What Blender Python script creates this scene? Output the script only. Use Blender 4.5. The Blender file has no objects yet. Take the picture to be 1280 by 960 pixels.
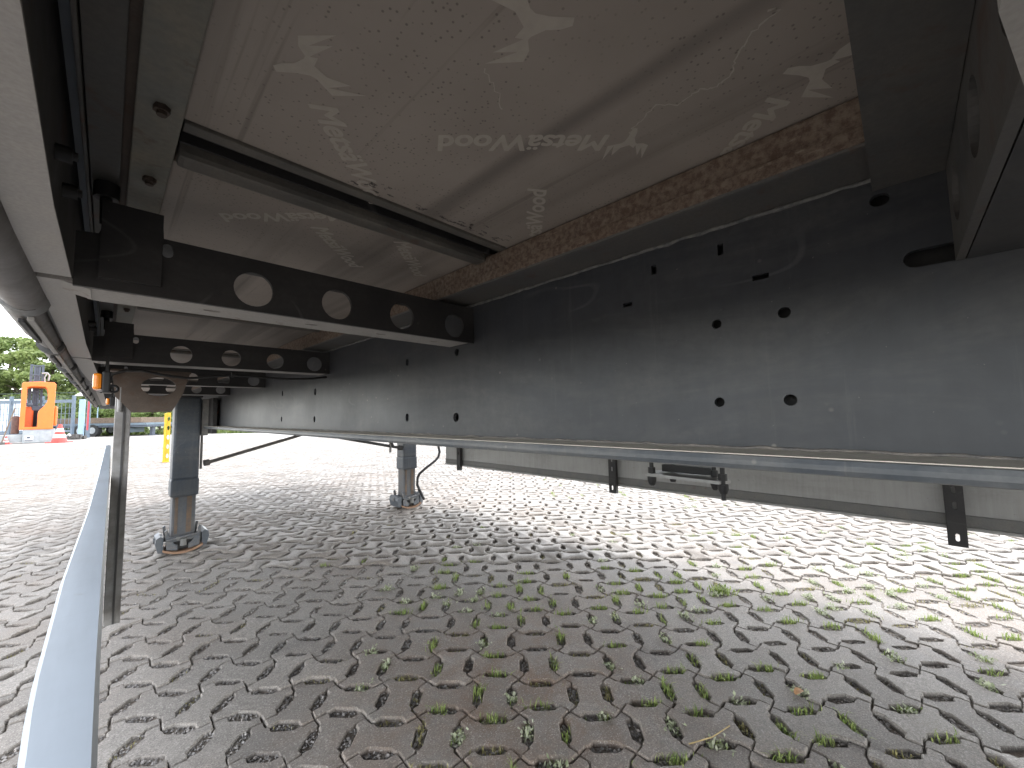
import bpy, bmesh, math, random
import numpy as np
from mathutils import Vector, Matrix
random.seed(7); rng = np.random.default_rng(7)
S = bpy.context.scene
COL = S.collection
R = math.radians

# ------------------------------------------------------------------ camera
YAW, PITCH, ROLL, H = .794218538, .0747159807, -.018502998, .9
cy, sy, cp, sp = math.cos(YAW), math.sin(YAW), math.cos(PITCH), math.sin(PITCH)
fw = Vector((sy*cp, cy*cp, sp)); rt = Vector((cy, -sy, 0)); up = rt.cross(fw)
r2 = rt*math.cos(ROLL) + up*math.sin(ROLL); u2 = up*math.cos(ROLL) - rt*math.sin(ROLL)
cam = bpy.data.cameras.new('camera'); camo = bpy.data.objects.new('camera', cam); COL.objects.link(camo)
cam.sensor_fit = 'HORIZONTAL'; cam.sensor_width = 36; cam.lens = 36*496.58/1280
cam.clip_start = .01; cam.clip_end = 3000
mw = Matrix((r2, u2, -fw)).transposed().to_4x4(); mw.translation = Vector((0, 0, H)); camo.matrix_world = mw
S.camera = camo
RH = Vector((cy, -sy, 0)); FH = Vector((sy, cy, 0))      # ground axes of the yard (fence line runs along RH)
def yard(a, b, z=0): return Vector((RH.x*a + FH.x*b, RH.y*a + FH.y*b, z))

# ------------------------------------------------------------------ light
W = bpy.data.worlds.new('World'); S.world = W; W.use_nodes = True
nt = W.node_tree; bg = nt.nodes['Background']
sky = nt.nodes.new('ShaderNodeTexSky'); sky.sky_type = 'NISHITA'; sky.sun_disc = False
SUN_EL, SUN_AZ = R(73), R(95)                         # azimuth from +Y towards +X
sky.sun_elevation = SUN_EL; sky.sun_rotation = SUN_AZ
sky.air_density = 1.0; sky.dust_density = .4; sky.ozone_density = 1.0
hs = nt.nodes.new('ShaderNodeHueSaturation'); hs.inputs['Saturation'].default_value = .22     # thin overcast: paler sky
nt.links.new(sky.outputs[0], hs.inputs['Color']); nt.links.new(hs.outputs[0], bg.inputs[0]); bg.inputs[1].default_value = .15
sun = bpy.data.lights.new('sun', 'SUN'); sun.energy = .5; sun.angle = R(55); sun.color = (1, .97, .93)
suno = bpy.data.objects.new('sun', sun); COL.objects.link(suno)
sd = Vector((math.sin(SUN_AZ)*math.cos(SUN_EL), math.cos(SUN_AZ)*math.cos(SUN_EL), math.sin(SUN_EL)))
suno.rotation_euler = sd.to_track_quat('Z', 'Y').to_euler(); suno.location = (-8, 6, 20)
S.view_settings.view_transform = 'Standard'; S.view_settings.look = 'None'
S.view_settings.exposure = 2.93; S.view_settings.gamma = 1
S.cycles.max_bounces = 8; S.cycles.diffuse_bounces = 5; S.cycles.glossy_bounces = 4
S.cycles.sample_clamp_indirect = 8
try: S.cycles.use_denoising = True
except Exception: pass

# ------------------------------------------------------------------ materials
class NM:
    def __init__(s, name):
        s.m = bpy.data.materials.new(name); s.m.use_nodes = True; s.t = s.m.node_tree
        s.b = s.t.nodes['Principled BSDF']; s._p = None
    def n(s, typ, **kw):
        nd = s.t.nodes.new(typ)
        for k, v in kw.items():
            if hasattr(nd, k): setattr(nd, k, v)
        return nd
    def l(s, a, b): s.t.links.new(a, b)
    def pos(s, scale=(1, 1, 1), obj=False, rot=(0, 0, 0)):
        if obj: src = s.n('ShaderNodeTexCoord').outputs['Object']
        else: src = s.n('ShaderNodeNewGeometry').outputs['Position']
        mp = s.n('ShaderNodeMapping'); mp.inputs['Scale'].default_value = scale; mp.inputs['Rotation'].default_value = rot
        s.l(src, mp.inputs[0]); return mp.outputs[0]
    def noise(s, vec, scale, detail=4, rough=.55, dist=0):
        nd = s.n('ShaderNodeTexNoise'); nd.inputs['Scale'].default_value = scale; nd.inputs['Detail'].default_value = detail
        nd.inputs['Roughness'].default_value = rough; nd.inputs['Distortion'].default_value = dist
        s.l(vec, nd.inputs['Vector']); return nd.outputs['Fac']
    def ramp(s, f, stops):
        nd = s.n('ShaderNodeValToRGB'); e = nd.color_ramp.elements
        while len(e) < len(stops): e.new(.5)
        for i, (p, c) in enumerate(stops):
            e[i].position = p; e[i].color = (c, c, c, 1) if not hasattr(c, '__len__') else (*c, 1)
        s.l(f, nd.inputs[0]); return nd.outputs[0]
    def mix(s, f, a, b, mode='MIX'):
        nd = s.n('ShaderNodeMix'); nd.data_type = 'RGBA'; nd.blend_type = mode
        for v, i in ((f, 0), (a, 6), (b, 7)):
            if isinstance(v, (int, float)): nd.inputs[i].default_value = v
            elif hasattr(v, '__len__'): nd.inputs[i].default_value = (*v, 1)
            else: s.l(v, nd.inputs[i])
        return nd.outputs[2]
    def math(s, op, a, b=0):
        nd = s.n('ShaderNodeMath'); nd.operation = op
        for v, i in ((a, 0), (b, 1)):
            if isinstance(v, (int, float)): nd.inputs[i].default_value = v
            else: s.l(v, nd.inputs[i])
        return nd.outputs[0]
    def base(s, c):
        if hasattr(c, '__len__'): s.b.inputs['Base Color'].default_value = (*c, 1)
        else: s.l(c, s.b.inputs['Base Color'])
    def rough(s, r):
        if isinstance(r, (int, float)): s.b.inputs['Roughness'].default_value = r
        else: s.l(r, s.b.inputs['Roughness'])
    def metal(s, v): s.b.inputs['Metallic'].default_value = v
    def bump(s, h, strength=.3, dist=.002):
        nd = s.n('ShaderNodeBump'); nd.inputs['Strength'].default_value = strength; nd.inputs['Distance'].default_value = dist
        s.l(h, nd.inputs['Height']); s.l(nd.outputs[0], s.b.inputs['Normal'])

def painted(name, col, dust=(.2, .18, .15), dust_amt=.3, rough=(.35, .6), scale=9, rust=0, streak=None, spec=True):
    k = NM(name); p = k.pos()
    n1 = k.noise(p, scale, 6, .65); n2 = k.noise(p, scale*13, 3, .6)
    d = k.ramp(n1, [(.38, 0), (.72, dust_amt)])
    c = k.mix(d, col, dust)
    c = k.mix(k.ramp(n2, [(.35, .25), (.65, 0)]), c, tuple(x*.45 for x in col))
    if streak:
        ns = k.noise(k.pos(streak), 1, 5, .6); c = k.mix(k.ramp(ns, [(.45, 0), (.75, .35)]), c, dust)
    if spec:
        sp_ = k.noise(p, 260, 1, .5); c = k.mix(k.ramp(sp_, [(.8, 0), (.84, .3)]), c, (.3, .28, .25))
    if rust:
        nr = k.noise(p, 14, 8, .7, .4); c = k.mix(k.ramp(nr, [(.62-rust*.3, 0), (.78-rust*.3, 1)]), c, (.085, .04, .022))
    k.base(c); k.rough(k.ramp(n1, [(.3, rough[0]), (.7, rough[1])]))
    k.bump(n2, .12, .001); return k.m

M = {}
M['web'] = painted('dark grey chassis paint', (.036, .039, .045), (.062, .062, .062), .3, (.36, .46), 3.5, 0, (160, 22, 1.6))
M['web'].node_tree.nodes['Principled BSDF'].inputs['Specular IOR Level'].default_value = .3
M['black'] = painted('black underbody paint', (.018, .017, .0175), (.05, .044, .04), .5, (.5, .7), 11)
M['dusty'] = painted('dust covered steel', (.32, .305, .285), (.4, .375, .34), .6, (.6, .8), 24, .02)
M['greysteel'] = painted('dull grey steel', (.14, .14, .135), (.24, .22, .19), .6, (.5, .7), 14, .05)
M['rail'] = painted('worn grey rail paint', (.15, .148, .13), (.26, .225, .17), .8, (.5, .75), 13, .18)
M['raildark'] = painted('dark rail paint', (.05, .05, .051), (.1, .09, .08), .5, (.5, .7), 13, .1)
M['greyrail'] = painted('dark grey rail strip', (.082, .08, .077), (.13, .115, .1), .7, (.5, .7), 16, .12)
M['boltrust'] = painted('rusty bolt', (.05, .035, .028), (.1, .07, .05), .7, (.6, .8), 60)
M['lip'] = painted('dusty grey rail lip', (.33, .31, .29), (.42, .39, .355), .6, (.55, .75), 30, .0)
M['leg'] = painted('blue grey leg paint', (.052, .065, .083), (.13, .13, .128), .4, (.38, .55), 7, .03, (30, 30, 2))
M['legin'] = painted('rust streaked leg tube', (.07, .08, .095), (.16, .13, .1), .6, (.4, .6), 6, .0, (55, 55, 3))
M['brown'] = painted('brown rusted plate', (.085, .062, .048), (.15, .115, .09), .8, (.6, .8), 25, .3)
M['tarp'] = painted('grubby grey hem', (.2, .185, .175), (.1, .085, .075), .9, (.5, .7), 8)
M['post'] = painted('galvanised guard post', (.3, .293, .285), (.13, .11, .095), .9, (.4, .6), 12, 0, (60, 60, 2))
M['brace'] = painted('dull brown grey brace', (.11, .1, .092), (.2, .175, .15), .6, (.5, .7), 20, .05)
M['flange'] = painted('blue grey flange paint', (.05, .057, .066), (.17, .165, .155), .5, (.3, .42), 12)
M['purlin'] = painted('grubby purlin steel', (.085, .08, .072), (.17, .15, .125), .8, (.5, .7), 16, .12)
M['rubber'] = painted('black rubber', (.012, .012, .013), (.04, .035, .03), .5, (.5, .7), 20)

def dirty(m, seed, smear=.3, mud=.5):
    k = NM.__new__(NM); k.m = m; k.t = m.node_tree; k.b = k.t.nodes['Principled BSDF']
    src = k.b.inputs['Base Color'].links[0].from_socket; p = k.pos()
    a = k.noise(k.pos((2, 2.2, 9)), 1, 7, .7, .6); b = k.noise(k.pos((3, 70, 3.5), rot=(.12, 0, 0)), 1, 6, .75); f = k.noise(p, 75, 4, .7)
    c = k.mix(k.math('MULTIPLY', k.ramp(a, [(.46, 0), (.62, smear)]), k.ramp(f, [(.3, .3), (.6, 1)])), src, (.15, .14, .125))
    c = k.mix(k.ramp(b, [(.6, 0), (.7, smear*.8)]), c, (.12, .115, .11))
    v = k.n('ShaderNodeTexVoronoi'); v.inputs['Scale'].default_value = 34; v.inputs['Randomness'].default_value = 1; k.l(p, v.inputs['Vector'])
    spot = k.math('MULTIPLY', k.ramp(v.outputs['Distance'], [(.05, 1), (.11, 0)]), k.ramp(k.noise(p, 6, 2), [(.5, 0), (.6, mud)]))
    c = k.mix(spot, c, (.32, .29, .25))
    w = k.n('ShaderNodeTexWave'); w.inputs['Scale'].default_value = 1.7; w.inputs['Distortion'].default_value = 26; w.inputs['Detail'].default_value = 3; w.inputs['Detail Scale'].default_value = .6; k.l(k.pos((1, 1, 2.4), rot=(.5, 0, .2)), w.inputs['Vector'])
    c = k.mix(k.math('MULTIPLY', k.ramp(w.outputs['Fac'], [(.993, 0), (.9995, .1)]), k.ramp(k.noise(p, 5, 2), [(.52, 0), (.6, 1)])), c, (.3, .29, .28))
    k.base(c)
dirty(M['web'], 1, .2, .4); dirty(M['leg'], 2, .35); dirty(M['black'], 3, .12, .25); dirty(M['flange'], 4, .4)
k = NM('plywood film'); p = k.pos()
n1 = k.noise(p, 4, 5, .6); n2 = k.noise(k.pos((60, 1.1, 1), rot=(0, 0, R(1))), 1, 4, .55); n3 = k.noise(k.pos((11, .35, 1)), 1, 3, .5)
vo = k.n('ShaderNodeTexVoronoi'); vo.inputs['Scale'].default_value = 165; k.l(p, vo.inputs['Vector'])
nz = k.noise(p, 3.2, 2)
c = k.mix(k.ramp(n1, [(.3, 0), (.7, 1)]), (.25, .214, .186), (.32, .277, .241))
c = k.mix(k.ramp(n3, [(.54, 0), (.66, .62)]), c, (.095, .082, .074))
c = k.mix(k.ramp(n2, [(.62, 0), (.7, .4)]), c, (.08, .068, .06))
dots = k.math('MULTIPLY', k.ramp(vo.outputs['Distance'], [(.13, 1), (.22, 0)]), k.ramp(nz, [(.34, 0), (.52, .6)]))
c = k.mix(dots, c, (.07, .06, .053))
BOARD = c
k.base(c); k.rough(.62); k.bump(k.noise(p, 300, 2), .08, .001); M['ply'] = k.m
k = NM('pale board ink'); p = k.pos(); c = k.mix(k.ramp(k.noise(p, 120, 3), [(.4, 0), (.7, .6)]), (.4, .357, .308), (.345, .307, .267)); k.base(c); k.rough(.6); M['ink'] = k.m

k = NM('rusty flange'); p = k.pos()
n1 = k.noise(p, 9, 8, .7, .3); n2 = k.noise(k.pos((160, 30, 160)), 1, 5, .7); n3 = k.noise(p, 130, 4, .7)
c = k.mix(k.ramp(n1, [(.22, 0), (.8, 1)]), (.235, .195, .158), (.17, .118, .08))
c = k.mix(k.ramp(n3, [(.4, .75), (.62, 0)]), c, (.075, .042, .027))
c = k.mix(k.ramp(n2, [(.62, 0), (.75, .6)]), c, (.42, .36, .29))
k.base(c); k.rough(.85); k.bump(n3, .5, .002); M['rust'] = k.m

k = NM('dirty aluminium panel'); p = k.pos()
n1 = k.noise(k.pos((1, 45, 4)), 1, 6, .7, .4); n2 = k.noise(p, 38, 4, .65)
c = k.mix(k.ramp(n1, [(.35, 0), (.7, 1)]), (.36, .355, .34), (.3, .295, .28))
c = k.mix(k.ramp(n2, [(.66, 0), (.74, .5)]), c, (.1, .09, .08))
k.base(c); k.rough(.55); k.metal(.15); M['alu'] = k.m
k = NM('pale coated aluminium'); p = k.pos(); n1 = k.noise(k.pos((40, 4, 40)), 1, 5, .6)
c = k.mix(k.ramp(n1, [(.35, 0), (.75, 1)]), (.42, .47, .52), (.33, .37, .41)); c = k.mix(k.ramp(k.noise(p, 45, 3), [(.7, 0), (.78, .45)]), c, (.3, .29, .27))
k.base(c); k.rough(.38); k.metal(.2); M['bar'] = k.m

dirty(M['bar'], 5, .12, .3); dirty(M['alu'], 6, .25, .2)
def plain(name, col, rough=.5, var=.25, scale=6, metal=0, island=False):
    k = NM(name); p = k.pos(); n = k.noise(p, scale, 5, .6)
    c = k.mix(k.ramp(n, [(.3, 0), (.7, 1)]), tuple(x*(1-var) for x in col), tuple(min(1, x*(1+var*.5)) for x in col))
    if island:
        g = k.n('ShaderNodeNewGeometry'); c = k.mix(k.math('MULTIPLY', g.outputs['Random Per Island'], .55), c, tuple(x*.4 for x in col))
    k.base(c); k.rough(rough); k.metal(metal); return k.m
M['orange'] = plain('orange forklift paint', (.6, .13, .012), .4, .1)
M['orangedark'] = plain('deep orange cab lining', (.5, .08, .008), .5, .15)
M['lgrey'] = plain('light grey machine paint', (.28, .3, .31), .5, .2)
M['mast'] = plain('slate mast steel', (.045, .057, .08), .5, .3)
M['fence'] = plain('slate blue fence paint', (.085, .115, .15), .5, .2)
M['fencepale'] = plain('pale blue gate post paint', (.24, .34, .42), .5, .15)
M['white'] = plain('white sheet', (.45, .45, .45), .5, .1)
M['tank'] = plain('white tank plastic', (.5, .56, .62), .4, .12)
M['red'] = plain('red reflective', (.5, .015, .025), .4, .15)
M['conewhite'] = plain('white reflective band', (.6, .58, .56), .4, .1)
M['conered'] = plain('faded red cone', (.55, .04, .03), .5, .15)
M['yellow'] = plain('yellow paint', (.5, .3, .015), .45, .15)
M['wood'] = plain('weathered timber', (.14, .1, .07), .8, .4, 14)
M['barrel'] = plain('rusty brown cylinder', (.09, .04, .028), .7, .5, 12)
M['tyre'] = plain('tyre rubber', (.02, .02, .02), .8, .3)
M['bed'] = plain('flatbed blue grey', (.09, .125, .155), .5, .25)
M['junk'] = plain('dark scrap', (.09, .085, .08), .8, .6, 20)
M['bark'] = plain('bark', (.08, .06, .045), .9, .4, 20)
M['amber'] = plain('amber lens', (.9, .27, .02), .25, .1)
M['gum'] = plain('dried leaf', (.45, .25, .12), .7, .3, 60)
M['straw'] = plain('straw', (.45, .33, .15), .8, .3, 60)

def leafmat(name, a, b):
    k = NM(name); g = k.n('ShaderNodeNewGeometry'); c = k.mix(g.outputs['Random Per Island'], a, b)
    k.base(c); k.rough(.6)
    tr = k.n('ShaderNodeBsdfTranslucent'); k.l(c, tr.inputs[0]); mx = k.n('ShaderNodeMixShader'); mx.inputs[0].default_value = .45
    k.l(k.b.outputs[0], mx.inputs[1]); k.l(tr.outputs[0], mx.inputs[2]); k.l(mx.outputs[0], k.t.nodes['Material Output'].inputs[0]); return k.m
M['leaf'] = leafmat('tree leaves', (.09, .14, .035), (.19, .24, .08))
M['leaf2'] = leafmat('pale tree leaves', (.13, .18, .05), (.26, .31, .11))
M['grass'] = leafmat('green grass', (.13, .2, .04), (.33, .38, .13))
M['weed'] = leafmat('grey green weed', (.27, .31, .18), (.5, .51, .38))
M['moss'] = leafmat('dry moss', (.2, .19, .07), (.38, .34, .16))
M['verge'] = leafmat('verge grass', (.05, .08, .015), (.12, .15, .04))

k = NM('concrete paver'); p = k.pos()
oi = k.n('ShaderNodeObjectInfo'); ge = k.n('ShaderNodeNewGeometry')
at = k.n('ShaderNodeAttribute'); at.attribute_name = 'tone'
rnd = k.math('FRACT', k.math('ADD', k.math('ADD', oi.outputs['Random'], ge.outputs['Random Per Island']), 0))
n1 = k.noise(p, 1.3, 4, .6); n2 = k.noise(p, 26, 6, .65); n3 = k.noise(p, 240, 3, .7)
c = k.mix(rnd, (.215, .196, .175), (.34, .312, .28))
c = k.mix(k.ramp(n1, [(.45, 0), (.66, .65)]), c, (.235, .185, .148))
sep = k.n('ShaderNodeSeparateXYZ'); k.l(k.n('ShaderNodeNewGeometry').outputs['True Normal'], sep.inputs[0])     # earth sticks to the sloping arrises
c = k.mix(k.math('MULTIPLY', k.ramp(sep.outputs['Z'], [(.6, 0), (.7, .85), (.93, .7), (.985, 0)]), k.ramp(k.noise(p, 33, 4, .65), [(.35, .25), (.65, 1)])), c, (.2, .16, .115))
c = k.mix(k.ramp(k.noise(p, 62, 5, .7), [(.36, .5), (.6, 0)]), c, (.17, .155, .137))
sx = k.n('ShaderNodeVectorMath'); sx.operation = 'DISTANCE'; k.l(p, sx.inputs[0]); sx.inputs[1].default_value = (.95, .98, 0)
earth = k.math('MULTIPLY', k.ramp(sx.outputs['Value'], [(.1, .95), (.85, 0)]), k.ramp(k.noise(p, 7, 5, .65), [(.36, .2), (.58, 1)]))
c = k.mix(earth, c, (.19, .125, .085))
damp = k.math('MULTIPLY', k.ramp(k.noise(k.pos((1, 1, 1), rot=(0, 0, .7)), 2.1, 5, .65), [(.56, 0), (.68, .5)]), k.ramp(k.noise(p, 21, 3, .6), [(.35, .5), (.6, 1)]))
c = k.mix(damp, c, (.115, .108, .105))
c = k.mix(k.ramp(n2, [(.35, .4), (.62, 0)]), c, (.15, .135, .12))
c = k.mix(k.ramp(n3, [(.36, .75), (.5, 0)]), c, (.12, .108, .095)); c = k.mix(k.ramp(n3, [(.57, 0), (.7, .75)]), c, (.5, .475, .44))
k.base(c); k.rough(k.ramp(n2, [(.3, .6), (.7, .85)])); k.b.inputs['Specular IOR Level'].default_value = .3; k.bump(k.math('ADD', n3, k.math('MULTIPLY', n2, 1.5)), .5, .002); M['paver'] = k.m
k = NM('joint bed'); p = k.pos(); n1 = k.noise(p, 90, 4, .7); n2 = k.noise(p, 5, 3)
c = k.mix(k.ramp(n1, [(.35, 0), (.65, 1)]), (.13, .112, .092), (.3, .266, .228)); c = k.mix(k.ramp(n2, [(.45, 0), (.7, .5)]), c, (.1, .065, .042))
k.base(c); k.rough(.95); k.bump(n1, .8, .004); M['bedding'] = k.m
k = NM('pebbles'); g = k.n('ShaderNodeNewGeometry')
k.base(k.ramp(g.outputs['Random Per Island'], [(0, (.1, .093, .087)), (.45, (.22, .207, .193)), (.8, (.34, .32, .3)), (1, (.42, .38, .34))])); k.rough(.8); M['pebble'] = k.m
k = NM('distant paving'); p = k.pos(); n1 = k.noise(p, .5, 5, .6); n2 = k.noise(p, 9, 4, .7)
c = k.mix(k.ramp(n1, [(.3, 0), (.7, 1)]), (.22, .205, .185), (.28, .265, .245)); c = k.mix(k.ramp(n2, [(.35, .5), (.6, 0)]), c, (.13, .115, .1)); k.base(c); k.rough(.7); M['farpave'] = k.m
k = NM('soil'); p = k.pos(); k.base(k.mix(k.ramp(k.noise(p, .7, 5), [(.3, 0), (.7, 1)]), (.06, .075, .03), (.1, .12, .045))); k.rough(.95); M['soil'] = k.m

# ------------------------------------------------------------------ mesh helpers
def link(name, me, mat, parent=None, loc=None, kind=None):
    o = bpy.data.objects.new(name, me); COL.objects.link(o)
    if mat and not me.materials: me.materials.append(mat)
    if parent: o.parent = parent
    if loc is not None: o.location = loc
    if kind: o['kind'] = kind
    return o
def tag(o, label=None, cat=None, group=None, kind=None):
    for kk, v in (('label', label), ('category', cat), ('group', group), ('kind', kind)):
        if v: o[kk] = v
    return o
def empty(name, loc=(0, 0, 0), rz=0):
    o = bpy.data.objects.new(name, None); COL.objects.link(o); o.location = loc; o.rotation_euler = (0, 0, rz); return o
class MB:
    def __init__(s): s.v = []; s.f = []; s.sm = []
    def add(s, vs, fs, smooth=False):
        o = len(s.v); s.v += [tuple(v) for v in vs]; s.f += [tuple(i+o for i in f) for f in fs]; s.sm += [smooth]*len(fs); return s
    def box(s, x0, x1, y0, y1, z0, z1, bev=0):
        if bev:
            bm = bmesh.new(); bmesh.ops.create_cube(bm, size=1)
            for v in bm.verts: v.co = ((x0+x1)/2+v.co.x*(x1-x0), (y0+y1)/2+v.co.y*(y1-y0), (z0+z1)/2+v.co.z*(z1-z0))
            bmesh.ops.bevel(bm, geom=bm.edges[:], offset=bev, segments=2, profile=.6, affect='EDGES')
            bm.verts.index_update(); s.add([v.co[:] for v in bm.verts], [[v.index for v in f.verts] for f in bm.faces]); bm.free(); return s
        s.add([(x, y, z) for z in (z0, z1) for y in (y0, y1) for x in (x0, x1)],
              [(0, 2, 3, 1), (4, 5, 7, 6), (0, 1, 5, 4), (2, 6, 7, 3), (0, 4, 6, 2), (1, 3, 7, 5)]); return s
    def tube(s, pts, r, n=10, cap=True):
        pts = [Vector(p) for p in pts]; rs = r if hasattr(r, '__len__') else [r]*len(pts); vs = []; fs = []
        prev = None
        for i, p in enumerate(pts):
            t = (pts[min(i+1, len(pts)-1)] - pts[max(i-1, 0)]).normalized()
            if prev is None: a = t.orthogonal().normalized()
            else: a = (prev - t*prev.dot(t)).normalized()
            prev = a; b = t.cross(a)
            for j in range(n):
                q = 2*math.pi*j/n; vs.append(p + (a*math.cos(q)+b*math.sin(q))*rs[i])
        for i in range(len(pts)-1):
            for j in range(n): fs.append((i*n+j, i*n+(j+1) % n, (i+1)*n+(j+1) % n, (i+1)*n+j))
        s.add(vs, fs, True)
        if cap: s.add(vs[:n], [tuple(range(n))[::-1]]); s.add(vs[-n:], [tuple(range(n))])
        return s
    def prism(s, poly, axis, a, b):
        "polygon given in the two other axes (in xyz order), extruded along axis from a to b"
        def mk(p, w):
            q = list(p); q.insert(axis, w); return q
        n = len(poly); vs = [mk(p, a) for p in poly] + [mk(p, b) for p in poly]
        s.add(vs, [tuple(range(n))[::-1], tuple(range(n, 2*n))] + [(i, (i+1) % n, n+(i+1) % n, n+i) for i in range(n)]); return s
    def mesh(s, name):
        me = bpy.data.meshes.new(name); me.from_pydata(s.v, [], s.f); me.polygons.foreach_set('use_smooth', s.sm)
        bm = bmesh.new(); bm.from_mesh(me); bmesh.ops.recalc_face_normals(bm, faces=bm.faces[:]); bm.to_mesh(me); bm.free(); me.update(); return me
    def build(s, name, mat, parent=None, loc=None, kind=None): return link(name, s.mesh(name), mat, parent, loc, kind)

def circ(cx, cyy, rx, ry=None, n=28): 
    ry = ry or rx; return [(cx+rx*math.cos(2*math.pi*i/n), cyy+ry*math.sin(2*math.pi*i/n)) for i in range(n)]
def slot(cx, cyy, w, h, n=6):
    r = min(w, h)/2; out = []
    if h >= w:
        for a0, yy in ((0, cyy+h/2-r), (math.pi, cyy-h/2+r)):
            out += [(cx+r*math.cos(a0+math.pi*i/n), yy+r*math.sin(a0+math.pi*i/n)) for i in range(n+1)]
    else:
        for a0, xx in ((-math.pi/2, cx+w/2-r), (math.pi/2, cx-w/2+r)):
            out += [(xx+r*math.cos(a0+math.pi*i/n), cyy+r*math.sin(a0+math.pi*i/n)) for i in range(n+1)]
    return out
def plate_mesh(name, outline, holes, th, o, ux, uy, bev=0):
    cu = bpy.data.curves.new('tmp', 'CURVE'); cu.dimensions = '2D'; cu.fill_mode = 'BOTH'; cu.extrude = th/2
    if bev: cu.bevel_depth = bev; cu.bevel_resolution = 1
    for poly in [outline]+holes:
        sp_ = cu.splines.new('POLY'); sp_.points.add(len(poly)-1)
        for q, p in zip(sp_.points, poly): q.co = (p[0], p[1], 0, 1)
        sp_.use_cyclic_u = True
    ob = bpy.data.objects.new('tmp', cu); COL.objects.link(ob)
    dg = bpy.context.evaluated_depsgraph_get(); dg.update()
    me = bpy.data.meshes.new_from_object(ob.evaluated_get(dg)); me.name = name
    bpy.data.objects.remove(ob); bpy.data.curves.remove(cu)
    ux = Vector(ux); uy = Vector(uy); uz = ux.cross(uy); Mx = Matrix((ux, uy, uz)).transposed().to_4x4(); Mx.translation = Vector(o)
    me.transform(Mx); me.materials.clear()
    bm = bmesh.new(); bm.from_mesh(me); bmesh.ops.remove_doubles(bm, verts=bm.verts[:], dist=1e-5); bmesh.ops.recalc_face_normals(bm, faces=bm.faces[:])
    for f in bm.faces: f.smooth = False
    bm.to_mesh(me); bm.free(); return me
def plate(name, outline, holes, th, o, ux, uy, mat, parent=None, bev=0):
    return link(name, plate_mesh(name, outline, holes, th, o, ux, uy, bev), mat, parent)
def rect(x0, x1, y0, y1): return [(x0, y0), (x1, y0), (x1, y1), (x0, y1)]
def copy_tree(o, parent=None):
    c = o.copy(); COL.objects.link(c); c.parent = parent
    for ch in list(o.children): copy_tree(ch, c)
    return c

def strip_mesh(xin, xout, z0, z1, ys):
    "long bar whose two edges follow (y, x) tables: a slightly bent rail"
    fi = lambda t, y: float(np.interp(y, [q[0] for q in t], [q[1] for q in t])); vs = []; fs = []
    for y in ys:
        a, b = fi(xout, y), fi(xin, y); vs += [(a+.0025, y, z1), (b-.002, y, z1), (b, y, z1-.004), (b, y, z0), (a, y, z0), (a, y, z1-.005)]
    n = 6
    for i in range(len(ys)-1): fs += [(i*n+j, i*n+(j+1) % n, (i+1)*n+(j+1) % n, (i+1)*n+j) for j in range(n)]
    fs += [tuple(range(n))[::-1], tuple((len(ys)-1)*n+j for j in range(n))]
    return MB().add(vs, fs)

# ================================================================== GROUND
D = .153; GA = R(-45.0); E1 = np.array([math.cos(GA), math.sin(GA)]); E2 = np.array([-E1[1], E1[0]]); G0 = np.array([1.123, .886])
def cellc(i, j): return G0 + (i+.5)*D*E1 + (j+.5)*D*E2
def outline(dl=.15, g=.096, jt=.018, jitter=0, rs=None):
    "bone stone, wide along x, unit cell centred on 0"
    a = dl; pts = []
    e = a+.06
    def edge_wide():  # right edge, from (1,0) to (1,1), bulging out
        return [(1, 0), (1+a, a), (1+a, e), (1+a-g, e+g), (1+a-g, 1-e-g), (1+a, 1-e), (1+a, 1-a)]
    def edge_top():
        return [(1, 1), (1-a, 1-a), (1-e, 1-a), (1-e-g, 1-a-g), (e+g, 1-a-g), (e, 1-a), (a, 1-a)]
    r_, t_ = edge_wide(), edge_top()
    pts = r_ + t_ + [(1-x, 1-y) for x, y in r_] + [(1-x, 1-y) for x, y in t_]
    P = np.array(pts) - .5
    if jitter: P = P + rs.normal(0, jitter, P.shape)
    return P
def inset(P, d):
    n = len(P); out = np.zeros_like(P)
    for i in range(n):
        a, b, c = P[i-1], P[i], P[(i+1) % n]
        e1 = (b-a)/np.linalg.norm(b-a); e2 = (c-b)/np.linalg.norm(c-b)
        n1 = np.array([-e1[1], e1[0]]); n2 = np.array([-e2[1], e2[0]])
        m = n1+n2; m = m/max(.55, (m@m)/2)**1
        out[i] = b + m*d/ (1 if True else 1)*.5*2/ (1+max(-.4, n1@n2)) * (1 if (m@m) else 1) * ((1+max(-.4, n1@n2))/2)
    return out
def stone_mesh(rs, chamfer=True):
    P = outline(jitter=.009, rs=rs)*D
    P0 = inset(P, .0026); 
    z = lambda n, v: np.full((n, 1), v)
    n = len(P); vs = []; fs = []
    if chamfer:
        P1 = inset(P, .0052); P2 = inset(P, .0098)
        rings = [np.c_[P0, z(n, -.04)], np.c_[P0, z(n, -.0075)], np.c_[P1, z(n, -.0028)], np.c_[P2, z(n, 0)]]
    else: rings = [np.c_[P0, z(n, -.03)], np.c_[P0, z(n, 0)]]
    vs = np.concatenate(rings)
    for k_ in range(len(rings)-1):
        fs += [(k_*n+i, k_*n+(i+1) % n, (k_+1)*n+(i+1) % n, (k_+1)*n+i) for i in range(n)]
    fs.append(tuple(range((len(rings)-1)*n, len(rings)*n))); return vs, fs
MWI = camo.matrix_world.inverted()
MWN = np.array(MWI)
def project(P):
    q = np.c_[P, np.ones(len(P))] @ MWN.T; d = -q[:, 2]; dd = np.where(d > .02, d, .02)
    return 640+496.58*q[:, 0]/dd, 480-496.58*q[:, 1]/dd, d
def hn(i, j, s=0): 
    x = np.sin(i*127.1+j*311.7+s*74.7)*43758.5453; return x-np.floor(x)

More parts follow.
